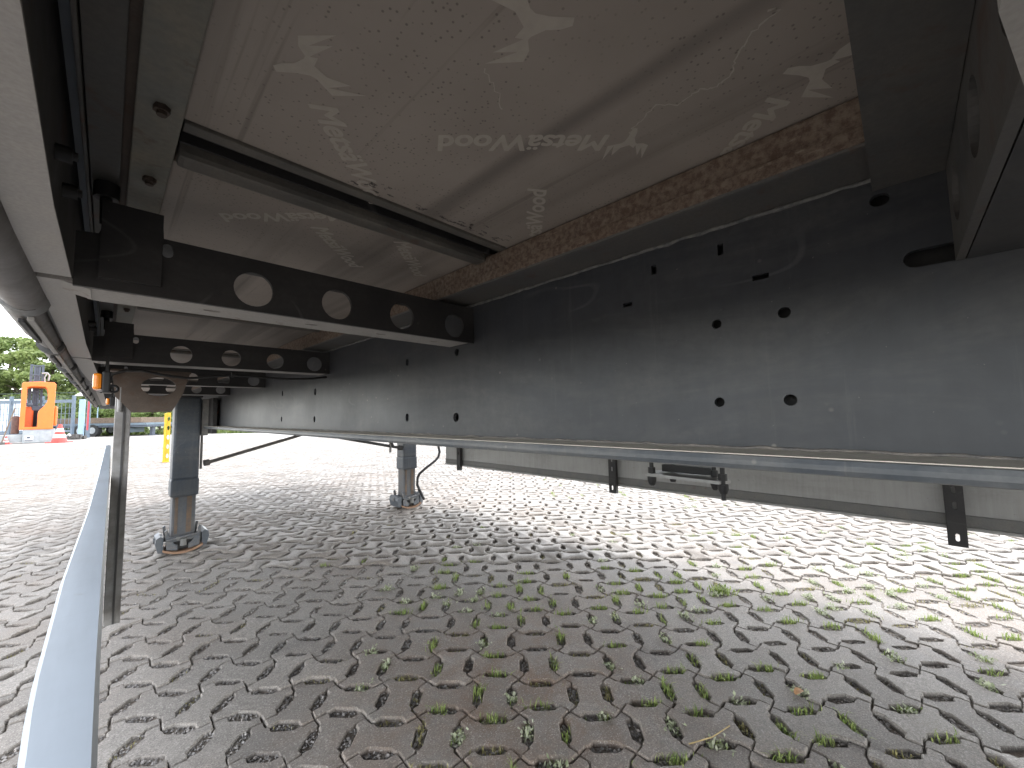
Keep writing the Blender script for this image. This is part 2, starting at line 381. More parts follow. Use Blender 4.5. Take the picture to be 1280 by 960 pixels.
pavement = empty('pavement'); tag(pavement, kind='structure', label='interlocking concrete paving with open gravel slots across the yard')
II, JJ = np.meshgrid(np.arange(-150, 150), np.arange(-70, 170), indexing='ij'); II = II.ravel(); JJ = JJ.ravel()
CC = G0[None] + (II[:, None]+.5)*D*E1[None] + (JJ[:, None]+.5)*D*E2[None]
dist = np.hypot(CC[:, 0], CC[:, 1]); ang = np.arctan2(CC[:, 0], CC[:, 1])-YAW
ang = (ang+math.pi) % (2*math.pi)-math.pi
RMAX = 20.
keep = (dist < RMAX) & ((np.abs(ang) < R(72)) | (dist < 4.6))
II, JJ, CC, dist = II[keep], JJ[keep], CC[keep], dist[keep]
px, py, dep = project(np.c_[CC, np.zeros(len(CC))])
zoff = (np.sin(CC[:, 0]*1.7+.4)*np.cos(CC[:, 1]*1.3)*.006 + np.sin(CC[:, 0]*4.1+CC[:, 1]*3.3)*.003)*np.clip(1.6-dist/9, 0, 1)
jz = (hn(II, JJ, 1)-.5)*.006
vis = (dep > .1) & (px > -30) & (px < 1310) & (py > 555) & (py < 1000)
size = np.where(vis, 1/np.maximum(dep, .1)**1.5, 0)
order = np.argsort(-size); near = set(order[:300].tolist())
variants = []
for q in range(8):
    vs, fs = stone_mesh(np.random.default_rng(q)); me = bpy.data.meshes.new('paver'); me.from_pydata(vs.tolist(), [], fs); me.materials.append(M['paver']); variants.append(me)
for idx in order[:300]:
    i, j = int(II[idx]), int(JJ[idx]); o = bpy.data.objects.new('paver', variants[int(hn(i, j, 5)*8)]); COL.objects.link(o); o.parent = pavement
    o.location = (CC[idx, 0], CC[idx, 1], zoff[idx]+jz[idx])
    o.rotation_euler = ((hn(i, j, 2)-.5)*.05, (hn(i, j, 3)-.5)*.05, GA + (math.pi/2 if (i+j) % 2 else 0) + (math.pi if hn(i, j, 4) > .5 else 0))
def batch(sel, chamfer, name):
    V = []; F = []; off = 0
    tv = [stone_mesh(np.random.default_rng(20+q), chamfer) for q in range(6)]
    nv = len(tv[0][0]); fsz = [len(f) for f in tv[0][1]]
    loops = np.concatenate([np.array(f) for f in tv[0][1]])
    N = len(sel); allv = np.zeros((N, nv, 3)); 
    var = (hn(II[sel], JJ[sel], 5)*6).astype(int); par = (II[sel]+JJ[sel]) % 2
    th = GA + par*math.pi/2 + (hn(II[sel], JJ[sel], 4) > .5)*math.pi
    tx = (hn(II[sel], JJ[sel], 2)-.5)*.03; ty = (hn(II[sel], JJ[sel], 3)-.5)*.03
    T = np.stack([t[0] for t in tv])[var]
    c_, s_ = np.cos(th)[:, None], np.sin(th)[:, None]
    X = T[:, :, 0]*c_-T[:, :, 1]*s_; Y = T[:, :, 0]*s_+T[:, :, 1]*c_
    Z = T[:, :, 2] + X*tx[:, None] + Y*ty[:, None] + (zoff[sel]+jz[sel])[:, None]
    co = np.stack([X+CC[sel, 0][:, None], Y+CC[sel, 1][:, None], Z], -1).reshape(-1, 3).astype(np.float32)
    me = bpy.data.meshes.new(name); me.vertices.add(len(co)); me.vertices.foreach_set('co', co.ravel())
    L = (loops[None]+(np.arange(N)*nv)[:, None]).ravel().astype(np.int32); me.loops.add(len(L)); me.loops.foreach_set('vertex_index', L)
    ls = np.tile(np.array(fsz), N); st = np.concatenate([[0], np.cumsum(ls)[:-1]]).astype(np.int32)
    me.polygons.add(len(ls)); me.polygons.foreach_set('loop_start', st); me.update(calc_edges=True); me.validate()
    o = link(name, me, M['paver'], pavement, kind='stuff'); return o
rest = np.array([q for q in range(len(II)) if q not in near])
batch(rest[dist[rest] < 6.5], True, 'smaller_paving')
batch(rest[dist[rest] >= 6.5], False, 'distant_paving')
# bed under the stones, far paving, soil
def sheet(name, pts, z, mat, kind='structure'):
    me = bpy.data.meshes.new(name); me.from_pydata([(p[0], p[1], z) for p in pts], [], [tuple(range(len(pts)))]); return link(name, me, mat, None, kind=kind)
o = sheet('ground', [(-1500, -1500), (1500, -1500), (1500, 1500), (-1500, 1500)], -.05, M['soil'])
sheet('paving_bed', [(-25, -25), (40, -25), (40, 40), (-25, 40)], -.014, M['bedding'])
arc = lambda r, n=40: [(r*math.sin(YAW+R(-66+132*i/n)), r*math.cos(YAW+R(-66+132*i/n))) for i in range(n+1)]
inner = arc(RMAX-.1); outer = [tuple(yard(a, 29.5))[:2] for a in (-60, 60)]
ring = inner + [tuple(yard(60, 25))[:2], tuple(yard(-60, 25))[:2]]
sheet('far_pavement', ring, -.002, M['farpave'])
# pebbles in the open slots
def slots_near(maxd):
    out = []
    sel = np.where((dist < maxd) & vis)[0]
    for q in sel:
        i, j = int(II[q]), int(JJ[q]); c = CC[q]
        wide = (i+j) % 2 == 0
        # right edge slot (+e1) and top slot (+e2)
        s1 = .15 if wide else -.15
        out.append((c+E1*D*(.5+s1), E2, dist[q], i, j, 0)); out.append((c+E2*D*(.5-s1), E1, dist[q], i, j, 1))
    return out
SL = slots_near(4.2)
V = []; F = []
octf = [(0, 2, 4), (2, 1, 4), (1, 3, 4), (3, 0, 4), (2, 0, 5), (1, 2, 5), (3, 1, 5), (0, 3, 5)]
for c, ax, d_, i, j, w in SL:
    if d_ > 3.0: continue
    per = np.array([-ax[1], ax[0]]); n = 46 if d_ < 2 else 22
    for q in range(n):
        p_ = c + ax*random.uniform(-.31, .31)*D*.9 + per*random.uniform(-.085, .085)*D; r = random.uniform(.0022, .0052)*(1.35 if random.random() < .12 else 1)
        z = -.0135 + random.uniform(0, .006); b = len(V)
        for a_ in ((1, 0, 0), (-1, 0, 0), (0, 1, 0), (0, -1, 0), (0, 0, 1), (0, 0, -1)):
            V.append((p_[0]+a_[0]*r*random.uniform(.7, 1.3)+random.uniform(-.4, .4)*r, p_[1]+a_[1]*r*random.uniform(.7, 1.3)+random.uniform(-.4, .4)*r, z+a_[2]*r*random.uniform(.5, .9)))
        F += [tuple(x+b for x in f) for f in octf]
me = bpy.data.meshes.new('gravel'); me.from_pydata(V, [], F); tag(link('gravel', me, M['pebble']), 'small dark gravel filling the open slots between the pavers', None, None, 'stuff')
# grass, weeds and moss
class Blades:
    def __init__(s): s.V = []; s.F = []
    def blade(s, p, h, w, lean, az, bend=.5):
        d_ = Vector((math.cos(az), math.sin(az), 0)); side = Vector((-d_.y, d_.x, 0))*w*.5; b = len(s.V)
        p = Vector(p); m = p + d_*lean*h*.35 + Vector((0, 0, h*.6)); t = p + d_*lean*h*(.8+bend*.4) + Vector((0, 0, h*(1-.35*lean)))
        s.V += [p-side, p+side, m+side*.8, m-side*.8, t]; s.F += [(b, b+1, b+2, b+3), (b+3, b+2, b+4)]
    def leaf(s, p, r, tilt, az):
        d_ = Vector((math.cos(az)*math.cos(tilt), math.sin(az)*math.cos(tilt), math.sin(tilt))); side = Vector((-math.sin(az), math.cos(az), 0)); b = len(s.V); p = Vector(p)
        s.V += [p, p+d_*r*.5+side*r*.28, p+d_*r, p+d_*r*.5-side*r*.28]; s.F += [(b, b+1, b+2, b+3)]
    def build(s, name, mat, label):
        me = bpy.data.meshes.new(name); me.from_pydata([tuple(v) for v in s.V], [], s.F); return tag(link(name, me, mat), label, None, None, 'stuff')
gr, we, mo = Blades(), Blades(), Blades()
def tuft(B, c, ax, n, h0, h1, spread=.3, w=.0028):
    per = np.array([-ax[1], ax[0]])
    for q in range(n):
        p_ = c + ax*random.gauss(0, spread*.45)*D + per*random.gauss(0, .05)*D
        B.blade((p_[0], p_[1], -.011), random.uniform(h0, h1), random.uniform(.6, 1.4)*w, random.uniform(.1, .95), random.uniform(0, 6.28), random.random())
def rosette(B, c, n, r, sq=.05):
    for q in range(n):
        p_ = (c[0]+random.gauss(0, sq*D), c[1]+random.gauss(0, sq*D), random.uniform(-.018, .006))
        B.leaf(p_, random.uniform(.5, 1.2)*r, random.uniform(.1, 1.2), random.uniform(0, 6.28))
def sm(x, a, b): t = min(1, max(0, (x-a)/(b-a))); return t*t*(3-2*t)
for c, ax, d_, i, j, w in SL:
    X, Y, _ = project(np.array([[c[0], c[1], 0]])); X, Y = X[0], Y[0]
    dens = sm(X, 330, 700)*sm(Y, 640, 790)*.95 + sm(X, 560, 1200)*(.12 if Y < 760 else -.3)
    clump = .5+.5*math.sin(c[0]*5.1+1.3)*math.sin(c[1]*4.3+.5)
    dens *= .2+1.25*clump
    u = random.random(); cc = c + ax*random.uniform(-.2, .2)*D
    if u < dens:
        q = random.random()
        if q < .40: tuft(gr, cc, ax, random.randint(16, 50), .016, .04 if d_ < 2.4 else .03)
        elif q < .70: rosette(we, cc, random.randint(34, 70), .0155, .09); tuft(gr, cc, ax, random.randint(4, 12), .012, .028)
        elif q < .88: tuft(mo, cc, ax, random.randint(20, 46), .008, .022, .45, .003)
        else: tuft(gr, cc, ax, random.randint(30, 50), .018, .036)
    elif u < dens+.1*sm(Y, 620, 700) : tuft(mo, cc, ax, random.randint(8, 24), .006, .014, .5, .003)
# far-side moss strip beyond the trailer's other edge and further weeds
for q in np.where((dist > 4.2) & (dist < 9) & vis & (CC[:, 0] > 1.6))[0]:
    if random.random() < .2*sm(px[q], 540, 900): tuft(gr, CC[q]+E1*D*.5, E2, 26, .012, .03, .5, .004)
gr.build('grass', M['grass'], 'green grass sprouting from the slots between the pavers')
we.build('weeds', M['weed'], 'pale grey green weeds growing in the paver slots')
mo.build('moss', M['moss'], 'dry yellowish moss in the paver joints')
bt = Blades()
for q in range(90): bt.blade((2.19+random.gauss(0, .022), .70+random.gauss(0, .03), -.01), random.uniform(.02, .05), .005, random.uniform(.3, 1.2), random.uniform(0, 6.28))
o = bt.build('grass_tuft', M['grass'], 'bright green grass clump alone on the paving below the slotted bracket'); o['kind'] = 'thing'; o['category'] = 'grass tuft'
# dry leaf and straws lying on the stones
def leafthing(x, y, L, w, az, label):
    mb = MB(); d_ = Vector((math.cos(az), math.sin(az), 0)); s_ = Vector((-d_.y, d_.x, 0)); p = Vector((x, y, .006)); vs = []
    for t in range(7):
        u = t/6; ww = w*math.sin(math.pi*min(1, .12+u*.88))**.8; z = .004+.008*math.sin(u*3)
        vs += [p+d_*L*u+s_*ww+Vector((0, 0, z+.004)), p+d_*L*u+Vector((0, 0, z)), p+d_*L*u-s_*ww+Vector((0, 0, z+.004))]
    fs = []
    for t in range(6):
        for q in range(2): fs.append((t*3+q, t*3+q+1, t*3+q+4, t*3+q+3))
    mb.add(vs, fs, True); o = mb.build('fallen_leaf', M['gum']); tag(o, label, 'leaf'); return o
leafthing(1.54, .30, .035, .011, -.5, 'curled pale brown leaf lying on the pavers at the right')
mb = MB(); mb.tube([(1.13, .47, .008), (1.19, .43, .013), (1.27, .41, .009)], .0016, 5); tag(mb.build('dry_straw', M['straw']), 'bent dry straw lying across a gravel slot at bottom centre', 'straw')

# ================================================================== TRAILER
T = empty('semi_trailer'); tag(T, 'dark grey trailer seen from underneath, resting on its landing legs', 'trailer')
XC = 1.215; XW = .56; FZ = 1.196
def mirror_copy(o):
    c = copy_tree(o, T); c.scale.x = -1; c.location.x = 2*XC; return c
# floor boards with printed film
CMY = [-.05, .665, 1.477, 2.312, 3.139]
PUR = [.53+.825*q for q in range(-3, 7)]
boards = []
for q in range(len(PUR)-1):
    y0, y1 = PUR[q]+.0125, PUR[q+1]-.0125
    mb = MB(); mb.box(.041, 2*XC-.041, y0+.034, y1-.031, FZ, FZ+.028); b = mb.build('floor_board', M['ply'], T); boards.append((y0, y1, b))
def board_at(y): 
    return min(boards, key=lambda t: abs((t[0]+t[1])/2-y))[2]
def text_mesh(txt, length, cap):
    cu = bpy.data.curves.new('t', 'FONT'); cu.body = txt; cu.size = 1; cu.offset = 0; cu.shear = .2; cu.resolution_u = 4; cu.space_character = .98
    ob = bpy.data.objects.new('t', cu); COL.objects.link(ob); dg = bpy.context.evaluated_depsgraph_get(); dg.update()
    me = bpy.data.meshes.new_from_object(ob.evaluated_get(dg)); bpy.data.objects.remove(ob); bpy.data.curves.remove(cu)
    co = np.array([v.co[:] for v in me.vertices]); x0, x1 = co[:, 0].min(), co[:, 0].max(); y1 = co[:, 1].max()
    for v in me.vertices: v.co.x = (v.co.x-x0)/(x1-x0)*length; v.co.y = v.co.y/.73*cap
    me.materials.clear()
    V = [v.co.copy() for v in me.vertices]; F = [tuple(p.vertices) for p in me.polygons]; vs, fs = [], []
    for q, (dx, dy) in enumerate(((0, 0), (.0011, .0003), (-.0011, .0003), (.0006, -.0007), (-.0006, -.0007), (.0006, .0008), (-.0005, .0008))):
        o_ = len(vs); vs += [(v.x+dx, v.y+dy, .00002*q) for v in V]; fs += [tuple(i+o_ for i in f) for f in F]
    m2 = bpy.data.meshes.new('print'); m2.from_pydata(vs, [], fs); return m2
def floor_frame(me, o, u, v, name='floor_print', lift=.0003):
    u = Vector((u[0], u[1], 0)).normalized(); v = Vector((v[0], v[1], 0)).normalized(); w = u.cross(v)
    Mx = Matrix((u, v, w)).transposed().to_4x4(); Mx.translation = Vector((o[0], o[1], FZ-lift)); me.transform(Mx)
    return link(name, me, M['ink'], board_at(o[1]))
MOOSE = [(-1, -105), (-9, -79), (-9, -46), (-24, -14), (-32, -7), (-62, -10), (-91, 3), (-93, 97), (-63, 17), (-62, 76), (-30, 4), (-25, 23), (0, 3), (37, 22), (67, 77), (75, 9), (104, 111), (104, 10), (43, -10), (31, -22), (23, -55), (19, -107)]
def emblem(o, u, v, s=.00033):
    me = bpy.data.meshes.new('emblem'); bm = bmesh.new(); vs = [bm.verts.new((x*s, y*s*1.05, 0)) for x, y in MOOSE]; bmesh.ops.triangle_fill(bm, use_beauty=True, edges=[bm.edges.new((vs[i], vs[(i+1) % len(vs)])) for i in range(len(vs))]); bm.to_mesh(me); bm.free()
    floor_frame(me, o, u, v)
WORD = 'Mets\u00e4Wood'
def printed(o, u, v, L=.182, cap=.026): floor_frame(text_mesh(WORD, L, cap), o, u, v)
uA, vA = (.69, .725), (.725, -.69); uC, vC = (-.718, .696), (.696, .718); uD, vD = (-.725, -.69), (-.69, .725)
printed((.122, .383), uA, vA); emblem((.110, .3365), uA, vA, .00030)
printed((.365, .206), uC, vC, .186); emblem((.395, .198), uC, vC, .00023)
printed((.532, .448), uD, vD, .19); emblem((.213, .188), uD, vD, .00033)
printed((.43, .073), uA, vA); emblem((.428, .030), uA, vA, .0003)
printed((.228, .562), uC, vC); printed((.21, .64), uA, vA, .17); printed((.33, .60), uA, vA, .17)
def ribbon(pts, w, name, mat, lift):
    P = [Vector((x, y, FZ-lift)) for x, y in pts]; vs = []; fs = []
    Q = []
    for a_, b_ in zip(P[:-1], P[1:]):
        for t in range(6): Q.append(a_.lerp(b_, t/6)+Vector((random.gauss(0, .0012), random.gauss(0, .0012), 0)))
    for i, p in enumerate(Q):
        t = (Q[min(i+1, len(Q)-1)]-Q[max(0, i-1)]).normalized(); s_ = Vector((-t.y, t.x, 0))*w*random.uniform(.3, 1); vs += [p+s_, p-s_]
    for i in range(len(Q)-1): fs.append((2*i, 2*i+1, 2*i+3, 2*i+2))
    me = bpy.data.meshes.new(name); me.from_pydata([tuple(v) for v in vs], [], fs); return link(name, me, mat, board_at(pts[0][1]))
SCR = [(0.379, 0.191), (0.369, 0.172), (0.362, 0.151), (0.376, 0.136), (0.372, 0.117), (0.38, 0.105), (0.376, 0.091), (0.362, 0.083), (0.351, 0.073), (0.34, 0.061), (0.34, 0.047), (0.328, 0.051)]
M['scuff'] = plain('dark scuff', (.12, .105, .097), .8, .5, 80)
ribbon(SCR, .0011, 'scratch', M['ink'], .0005)
ribbon([(.214, .236), (.238, .247), (.262, .262)], .0008, 'scratch', M['ink'], .0005)
for q in range(34):
    x = random.uniform(.2, .47); y = .478-random.expovariate(1)*.011
    L = random.uniform(.004, .014); ribbon([(x, y), (x+L*.5, y+random.gauss(0, .002)), (x+L, y+random.gauss(0, .002))], random.uniform(.0006, .0016), 'scuff_mark', M['scuff'], .0004+.00003*(q % 7))
# purlins
for y in PUR:
    mb = MB(); mb.box(.042, .486, y-.043, y-.028, FZ-.004, FZ+.03, .001); o = mb.build('floor_purlin', M['purlin'], T)
    mb = MB(); mb.box(.042, .486, y+.008, y+.037, FZ-.012, FZ+.03, .006); mb.build('purlin_bar', M['purlin'], o)
    mb = MB(); mb.box(.042, .486, y-.028, y+.055, FZ+.04, FZ+.045); mb.build('purlin_web', M['black'], o)
    mb = MB(); mb.box(.042, .486, y-.0265, y-.0235, FZ-.002, FZ+.039); mb.box(.042, .486, y-.0005, y+.0025, FZ+.0, FZ+.039); mb.build('purlin_lip', M['black'], o)
    mb = MB(); mb.box(.042, .486, y+.0385, y+.0455, FZ+.002, FZ+.01); mb.build('rusty_strip', M['brown'], o)
# chassis beam (the near one, then mirrored)
WZ0, WZ1 = .8515, 1.143
sl = [rect(.247, .255, 1.102, 1.116), rect(.156, .163, 1.104, 1.119), rect(.107, .125, 1.060, 1.0665), rect(.288, .303, 1.0625, 1.069),
      circ(.169, 1.013, .0062, n=14), circ(.094, 1.014, .0068, n=14), circ(.171, .91, .0062, n=14), circ(.094, .91, .0068, n=14),
      slot(.944, 1.043, .013, .02), circ(.727, 1.044, .009, n=12), slot(.944, .895, .016, .022), circ(.732, .894, .0105, n=12),
      slot(2.03, 1.012, .02, .028), slot(1.618, .998, .02, .028), slot(2.033, .895, .02, .024), slot(1.621, .893, .02, .024),
      slot(-.034, 1.047, .05, .018), slot(.004, 1.117, .016, .014)]
holes = [[(a, b) for a, b in h] for h in sl]
beam = plate('chassis_beam', [(-5, WZ0), (4.15, WZ0), (4.45, 1.05), (6, 1.05), (6, WZ1), (-5, WZ1)], holes, .008, (XW+.004, 0, 0), (0, 1, 0), (0, 0, 1), M['web'], T)
def flange(name, x0, x1, z0, z1, y0, y1, mat, r):
    mb = MB(); mb.box(x0, x1, y0, y1, z0, z1, r); return mb.build(name, mat, beam)
bf = flange('bottom_flange', .485, .642, .8345, .8512, -5, 4.2, M['flange'], .006)
mb = MB(); mb.prism([(4.2, .8345), (4.5, 1.03), (6, 1.03), (6, 1.048), (4.46, 1.048), (4.2, .855)], 0, .487, .64); mb.build('bottom_flange', M['web'], beam)
flange('top_flange', .485, .642, WZ1+.0005, WZ1+.018, -5, 6, M['greyrail'], .003)
flange('spacer_rail', .4865, .637, WZ1+.0185, FZ-.0015, -5, 6, M['rust'], .004)
flange('rust_edge', .4825, .4848, WZ1+.003, WZ1+.019, -5, 6, M['rust'], .001)
def weld(x, z, r, mat, name, amp, y0=-.7, y1=4.1, n=420):
    pts = []; rs = []
    for q in range(n): 
        y = y0+(y1-y0)*q/(n-1); pts.append((x+random.gauss(0, amp*.25), y, z+random.gauss(0, amp*.35)+amp*math.sin(q*.9)*.3)); rs.append(r*random.uniform(.75, 1.2))
    mb = MB(); mb.tube(pts, rs, 6, False); return mb.build(name, mat, beam)
M['weld'] = painted('weld bead', (.06, .062, .065), (.22, .21, .19), 1, (.4, .6), 70, 0, (300, 40, 300))
M['dust'] = painted('settled dust', (.62, .57, .49), (.48, .43, .37), .6, (.8, .9), 30)
M['welddark'] = painted('dirty weld bead', (.09, .085, .08), (.25, .22, .19), .9, (.5, .7), 50)
weld(XW+.0005, WZ1-.0015, .0034, M['weld'], 'weld_seam', .0012)
weld(XW-.001, WZ0+.001, .0022, M['welddark'], 'weld_seam', .0016)
mb = MB(); mb.box(.4895, .5598, -.9, 4.1, .8503, .8517); mb.build('dust_layer', M['dust'], beam)
mb = MB(); mb.box(XW+.03, XW+.034, -4.9, 4.1, .858, 1.142); mb.build('hole_blackout', M['rubber'], beam)  # added black sheet behind the web, blocks light so its holes look dark
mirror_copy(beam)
# crossmembers
def crossmember(y, near0=False):
    zb, zt = (1.037, 1.133) if near0 else (1.056, 1.133)
    hs = [circ(x, 1.088 if not near0 else 1.085, .025, n=26) for x in (.143, .263, .384, .507)] if not near0 else [circ(x, 1.085, .025, n=26) for x in (.143, .263, .384, .507)]
    hs.append(slot(.046, 1.118, .012, .018))
    o = plate('crossmember', [(-.034, zb), (XW-.001, zb), (XW-.001, zt), (.042, zt), (.040, 1.162), (-.002, 1.163), (-.016, 1.122), (-.034, 1.12)], hs, .006, (0, 0, 0), (1, 0, 0), (0, 0, 1), M['greyrail'] if near0 else M['black'], T)
    o.location = (0, y+.003, 0)
    fy = 1 if not near0 else -1
    fh = [slot(x, fy*.035, .02, .009) for x in (.1, .235, .36, .48)]
    x1 = XW-.002 if near0 else .548
    a, b = (.004, .07) if fy > 0 else (-.07, -.004)
    pl = plate('bottom_flange', [(-.024, a), (x1, a), (x1, b), (-.012, b), (-.024, b*.9+a*.1)] if fy > 0 else rect(-.03, x1, a, b), fh, .006, (0, 0, zb+.003), (1, 0, 0), (0, 1, 0), M['dusty'] if not near0 else M['raildark'], o)
    mb = MB(); mb.box(.043, XW-.002, .0035, .056, zt-.006, zt); mb.build('top_flange', M['black'] if not near0 else M['greyrail'], o)
    if near0: mb = MB(); mb.box(.03, XW-.012, -.024, -.02, zb+.008, zt-.004); mb.build('hole_backing', M['rubber'], o)  # added dark backing that keeps light out of the near crossmember's holes
    mb = MB(); mb.box(-.014, .0405, -.012, -.0035, zb+.012, 1.160); mb.build('end_bracket', M['black'], o)
    mb = MB(); mb.prism([(.03, zb-.002), (-.045, zb+.012), (-.045, zb+.017), (.03, zb+.004)], 1, -.004, .03) if False else mb.prism([(-.02, zb-.001), (-.048, zb+.006), (-.048, zb+.012), (-.02, zb+.006)], 1, .006, .06); mb.build('end_tab', M['dusty'], o)
    return o
cms = [crossmember(CMY[0], True)] + [crossmember(CMY[1])]
for y in CMY[2:]:
    c = copy_tree(cms[1], T); c.location = (0, y+.003, 0); cms.append(c)
for c in list(cms):
    m = mirror_copy(c)
mb = MB(); mb.prism([(-.02, -.035), (.196, -.03), (.262, -.045), (.30, -.2), (-.02, -.2)], 2, 1.026, 1.031); mb.build('lit_flange_plate', M['dusty'], cms[0]).location = (0, -CMY[0]-.003, 0)  # added pale plate, its colour stands in for a lit flange underside
# side rail (near, then mirrored)
mb = MB(); mb.box(.006, .0405, -5, 6, 1.1905, 1.1955, .0015); rail = mb.build('side_rail', M['rail'], T)
mb = MB(); mb.box(-.0262, -.0008, -5, 6, 1.199, 1.206, .001); mb.build('inner_strip', M['greyrail'], rail)
mb = MB(); mb.box(-.001, .0065, -5, 6, 1.2065, 1.21); mb.build('rust_groove', M['brown'], rail)
mb = MB(); mb.box(-.0305, -.0272, -5, 6, 1.194, 1.215, .001); mb.build('rail_edge', M['greyrail'], rail)
mb = MB(); mb.box(-.046, -.0405, -5, 6, 1.0682, 1.23); mb.build('rail_web', M['raildark'], rail)
LI = [(-5, -.034), (0, -.029), (.25, -.030), (.36, -.0345), (.7, -.0345), (1.2, -.0375), (1.85, -.030), (2.6, -.022), (6, -.012)]
LO = [(-5, -.06), (.45, -.0605), (.65, -.063), (1.05, -.067), (1.37, -.069), (1.9, -.064), (2.65, -.05), (6, -.042)]
for y0, y1 in ((-5, .653), (.672, 1.47), (1.485, 2.3), (2.32, 3.13), (3.145, 6)):
    strip_mesh(LI, LO, 1.061, 1.0678, np.linspace(y0, y1, 28)).build('bottom_lip', M['lip'], rail)
for y in (.473, .628, 1.42, 1.3, 2.2, -.2, 3.0):
    mb = MB(); mb.tube([(.024, y, 1.191), (.024, y, 1.1855)], .0065, 6); mb.tube([(.024, y, 1.1855), (.024, y, 1.182)], .004, 8); mb.build('bolt', M['boltrust'], rail)
for y in (.70, 1.53, 2.35):
    mb = MB(); mb.tube([(-.012, y, 1.2), (-.012, y, 1.18)], .012, 8); mb.tube([(-.012, y, 1.18), (-.011, y+.01, 1.15)], .006, 8); mb.build('hook_bolt', M['black'], rail)
for y in (.5, .58, 1.35, 1.42):
    mb = MB(); mb.tube([(-.0405, y, 1.13), (-.03, y, 1.13)], .007, 6); mb.tube([(-.03, y, 1.13), (-.027, y, 1.13)], .004, 8); mb.build('rail_bolt', M['black'], rail)
mirror_copy(rail)
mb = MB(); mb.box(-.0745, -.0462, -5, 6, 1.0685, 1.074); mb.build('valance', M['greyrail'], rail)
# curtain hem: roller tube with straps
mb = MB(); mb.tube([(-.082, -5, 1.068), (-.082, .74, 1.064), (-.08, .80, 1.062)], [.02, .021, .019], 14); hem = mb.build('curtain_hem', M['tarp'], T)
mb = MB(); mb.tube([(-.083, .79, 1.064), (-.083, .83, 1.064)], [.0225, .0225], 14); mb.build('collar', M['greysteel'], hem)
ys = [.83, 1.27, 1.72, 2.25, 2.8, 3.4, 4.2, 6]
for a_, b_ in zip(ys[:-1], ys[1:]):
    mb = MB(); mb.tube([(-.09, a_+.0, 1.067), (-.09, (a_+b_)/2, 1.063), (-.087, b_-.005, 1.064)], [.019, .0185, .013], 12); mb.build('hem_roll', M['tarp'], hem)
    mb = MB(); mb.box(-.083, -.076, a_+.02, b_-.03, 1.040, 1.046, .001); mb.build('strap', M['dusty'], hem)
    mb = MB(); mb.box(-.092, -.086, a_+.03, a_+(b_-a_)*.55, 1.0385, 1.044, .001); mb.build('strap', M['rubber'], hem)
    mb = MB(); mb.tube([(-.088, b_-.02, 1.063), (-.088, b_+.018, 1.063)], [.021, .0205], 12); mb.build('collar', M['raildark'], hem)
M['body'] = plain('grey side board', (.25, .26, .28), .5, .2)
mb = MB(); mb.box(-.064, -.06, -5, 6, 1.24, 3.6); o = mb.build('side_curtain', M['body'], T); mirror_copy(o)
mb = MB(); mb.box(-.064, 2*XC+.064, -5, 6, 1.2305, 1.2395); mb.build('deck_plate', M['body'], T)
mb = MB(); mb.box(-.06, 2*XC+.06, 6, 6.04, 1.03, 3.6); mb.build('front_wall', M['body'], T)
mb = MB(); mb.box(-.06, 2*XC+.06, -5.04, -5, 1.05, 3.6); mb.build('rear_door', M['body'], T)
mb = MB(); mb.box(-.064, 2*XC+.064, -5, 6, 3.6, 3.64); mb.build('roof', M['body'], T)
# side guards
GI = [(-3, -.012), (.2, .003), (.35, .003), (.55, .004), (1.4, .0105), (3.1, .021), (3.5, .023)]
GO = [(-3, -.04), (.2, -.019), (.275, -.021), (.34, -.0238), (.56, -.0243), (.95, -.0175), (1.6, -.012), (3.5, -.001)]
g = strip_mesh(GI, GO, .41, .7555, np.r_[np.linspace(-3, .15, 8), np.linspace(.2, 1.2, 26), np.linspace(1.3, 3.45, 14)]).build('side_guard', M['bar'], T)
def gpost(y, zt, zb, x0, x1, mat):
    xm = (x0+x1)/2; w = .048
    hs = [slot(0, z, .012, .03) for z in np.arange(zb+.035, zt-.05, .062) if not (zb+.07 < z < zb+.1)]
    o = plate('guard_post', rect(-w/2, w/2, zb, zt), hs, .004, (x0, y, 0), (0, 1, 0), (0, 0, 1), mat, T)
    mb = MB(); mb.box(x0, x1, y-w/2-.003, y-w/2+.001, zb, zt); mb.build('flange', mat, o)
    mb = MB(); mb.box(x0, x1, y+w/2-.001, y+w/2+.003, zb, zt); mb.build('flange', mat, o)
    return o
mb = MB(); mb.box(.0135, .0445, 1.495, 1.503, .375, 1.03, .0012); gp = mb.build('guard_post', M['post'], T)
mb = MB(); mb.box(.0135, .0175, 1.503, 1.55, .375, 1.03); mb.box(.0405, .0445, 1.503, 1.55, .375, 1.03); mb.build('flange', M['post'], gp)
mb = MB(); mb.tube([(.022, 1.488, .99), (.022, 1.488, .925)], .0055, 8); mb.build('pin', M['post'], gp)
mb = MB(); mb.box(.029, .033, 1.4915, 1.4945, .377, 1.02); mb.build('rib', M['raildark'], gp)
fp = MB(); fp.box(2.424, 2.45, -1.6, 3.34, .462, .755); fg = fp.build('side_guard', M['alu'], T)
mb = MB(); mb.box(2.418, 2.452, -1.6, 3.34, .418, .4615, .002); mb.build('lower_lip', M['greysteel'], fg)
mb = MB(); mb.box(2.412, 2.452, -1.6, 3.34, .404, .4165, .002); mb.build('bottom_trim', M['alu'], fg)
for y, zb in ((3.085, .368), (1.42, .36), (-.118, .343)):
    o = gpost(y, 1.06, zb, 2.385, 2.41, M['black'])
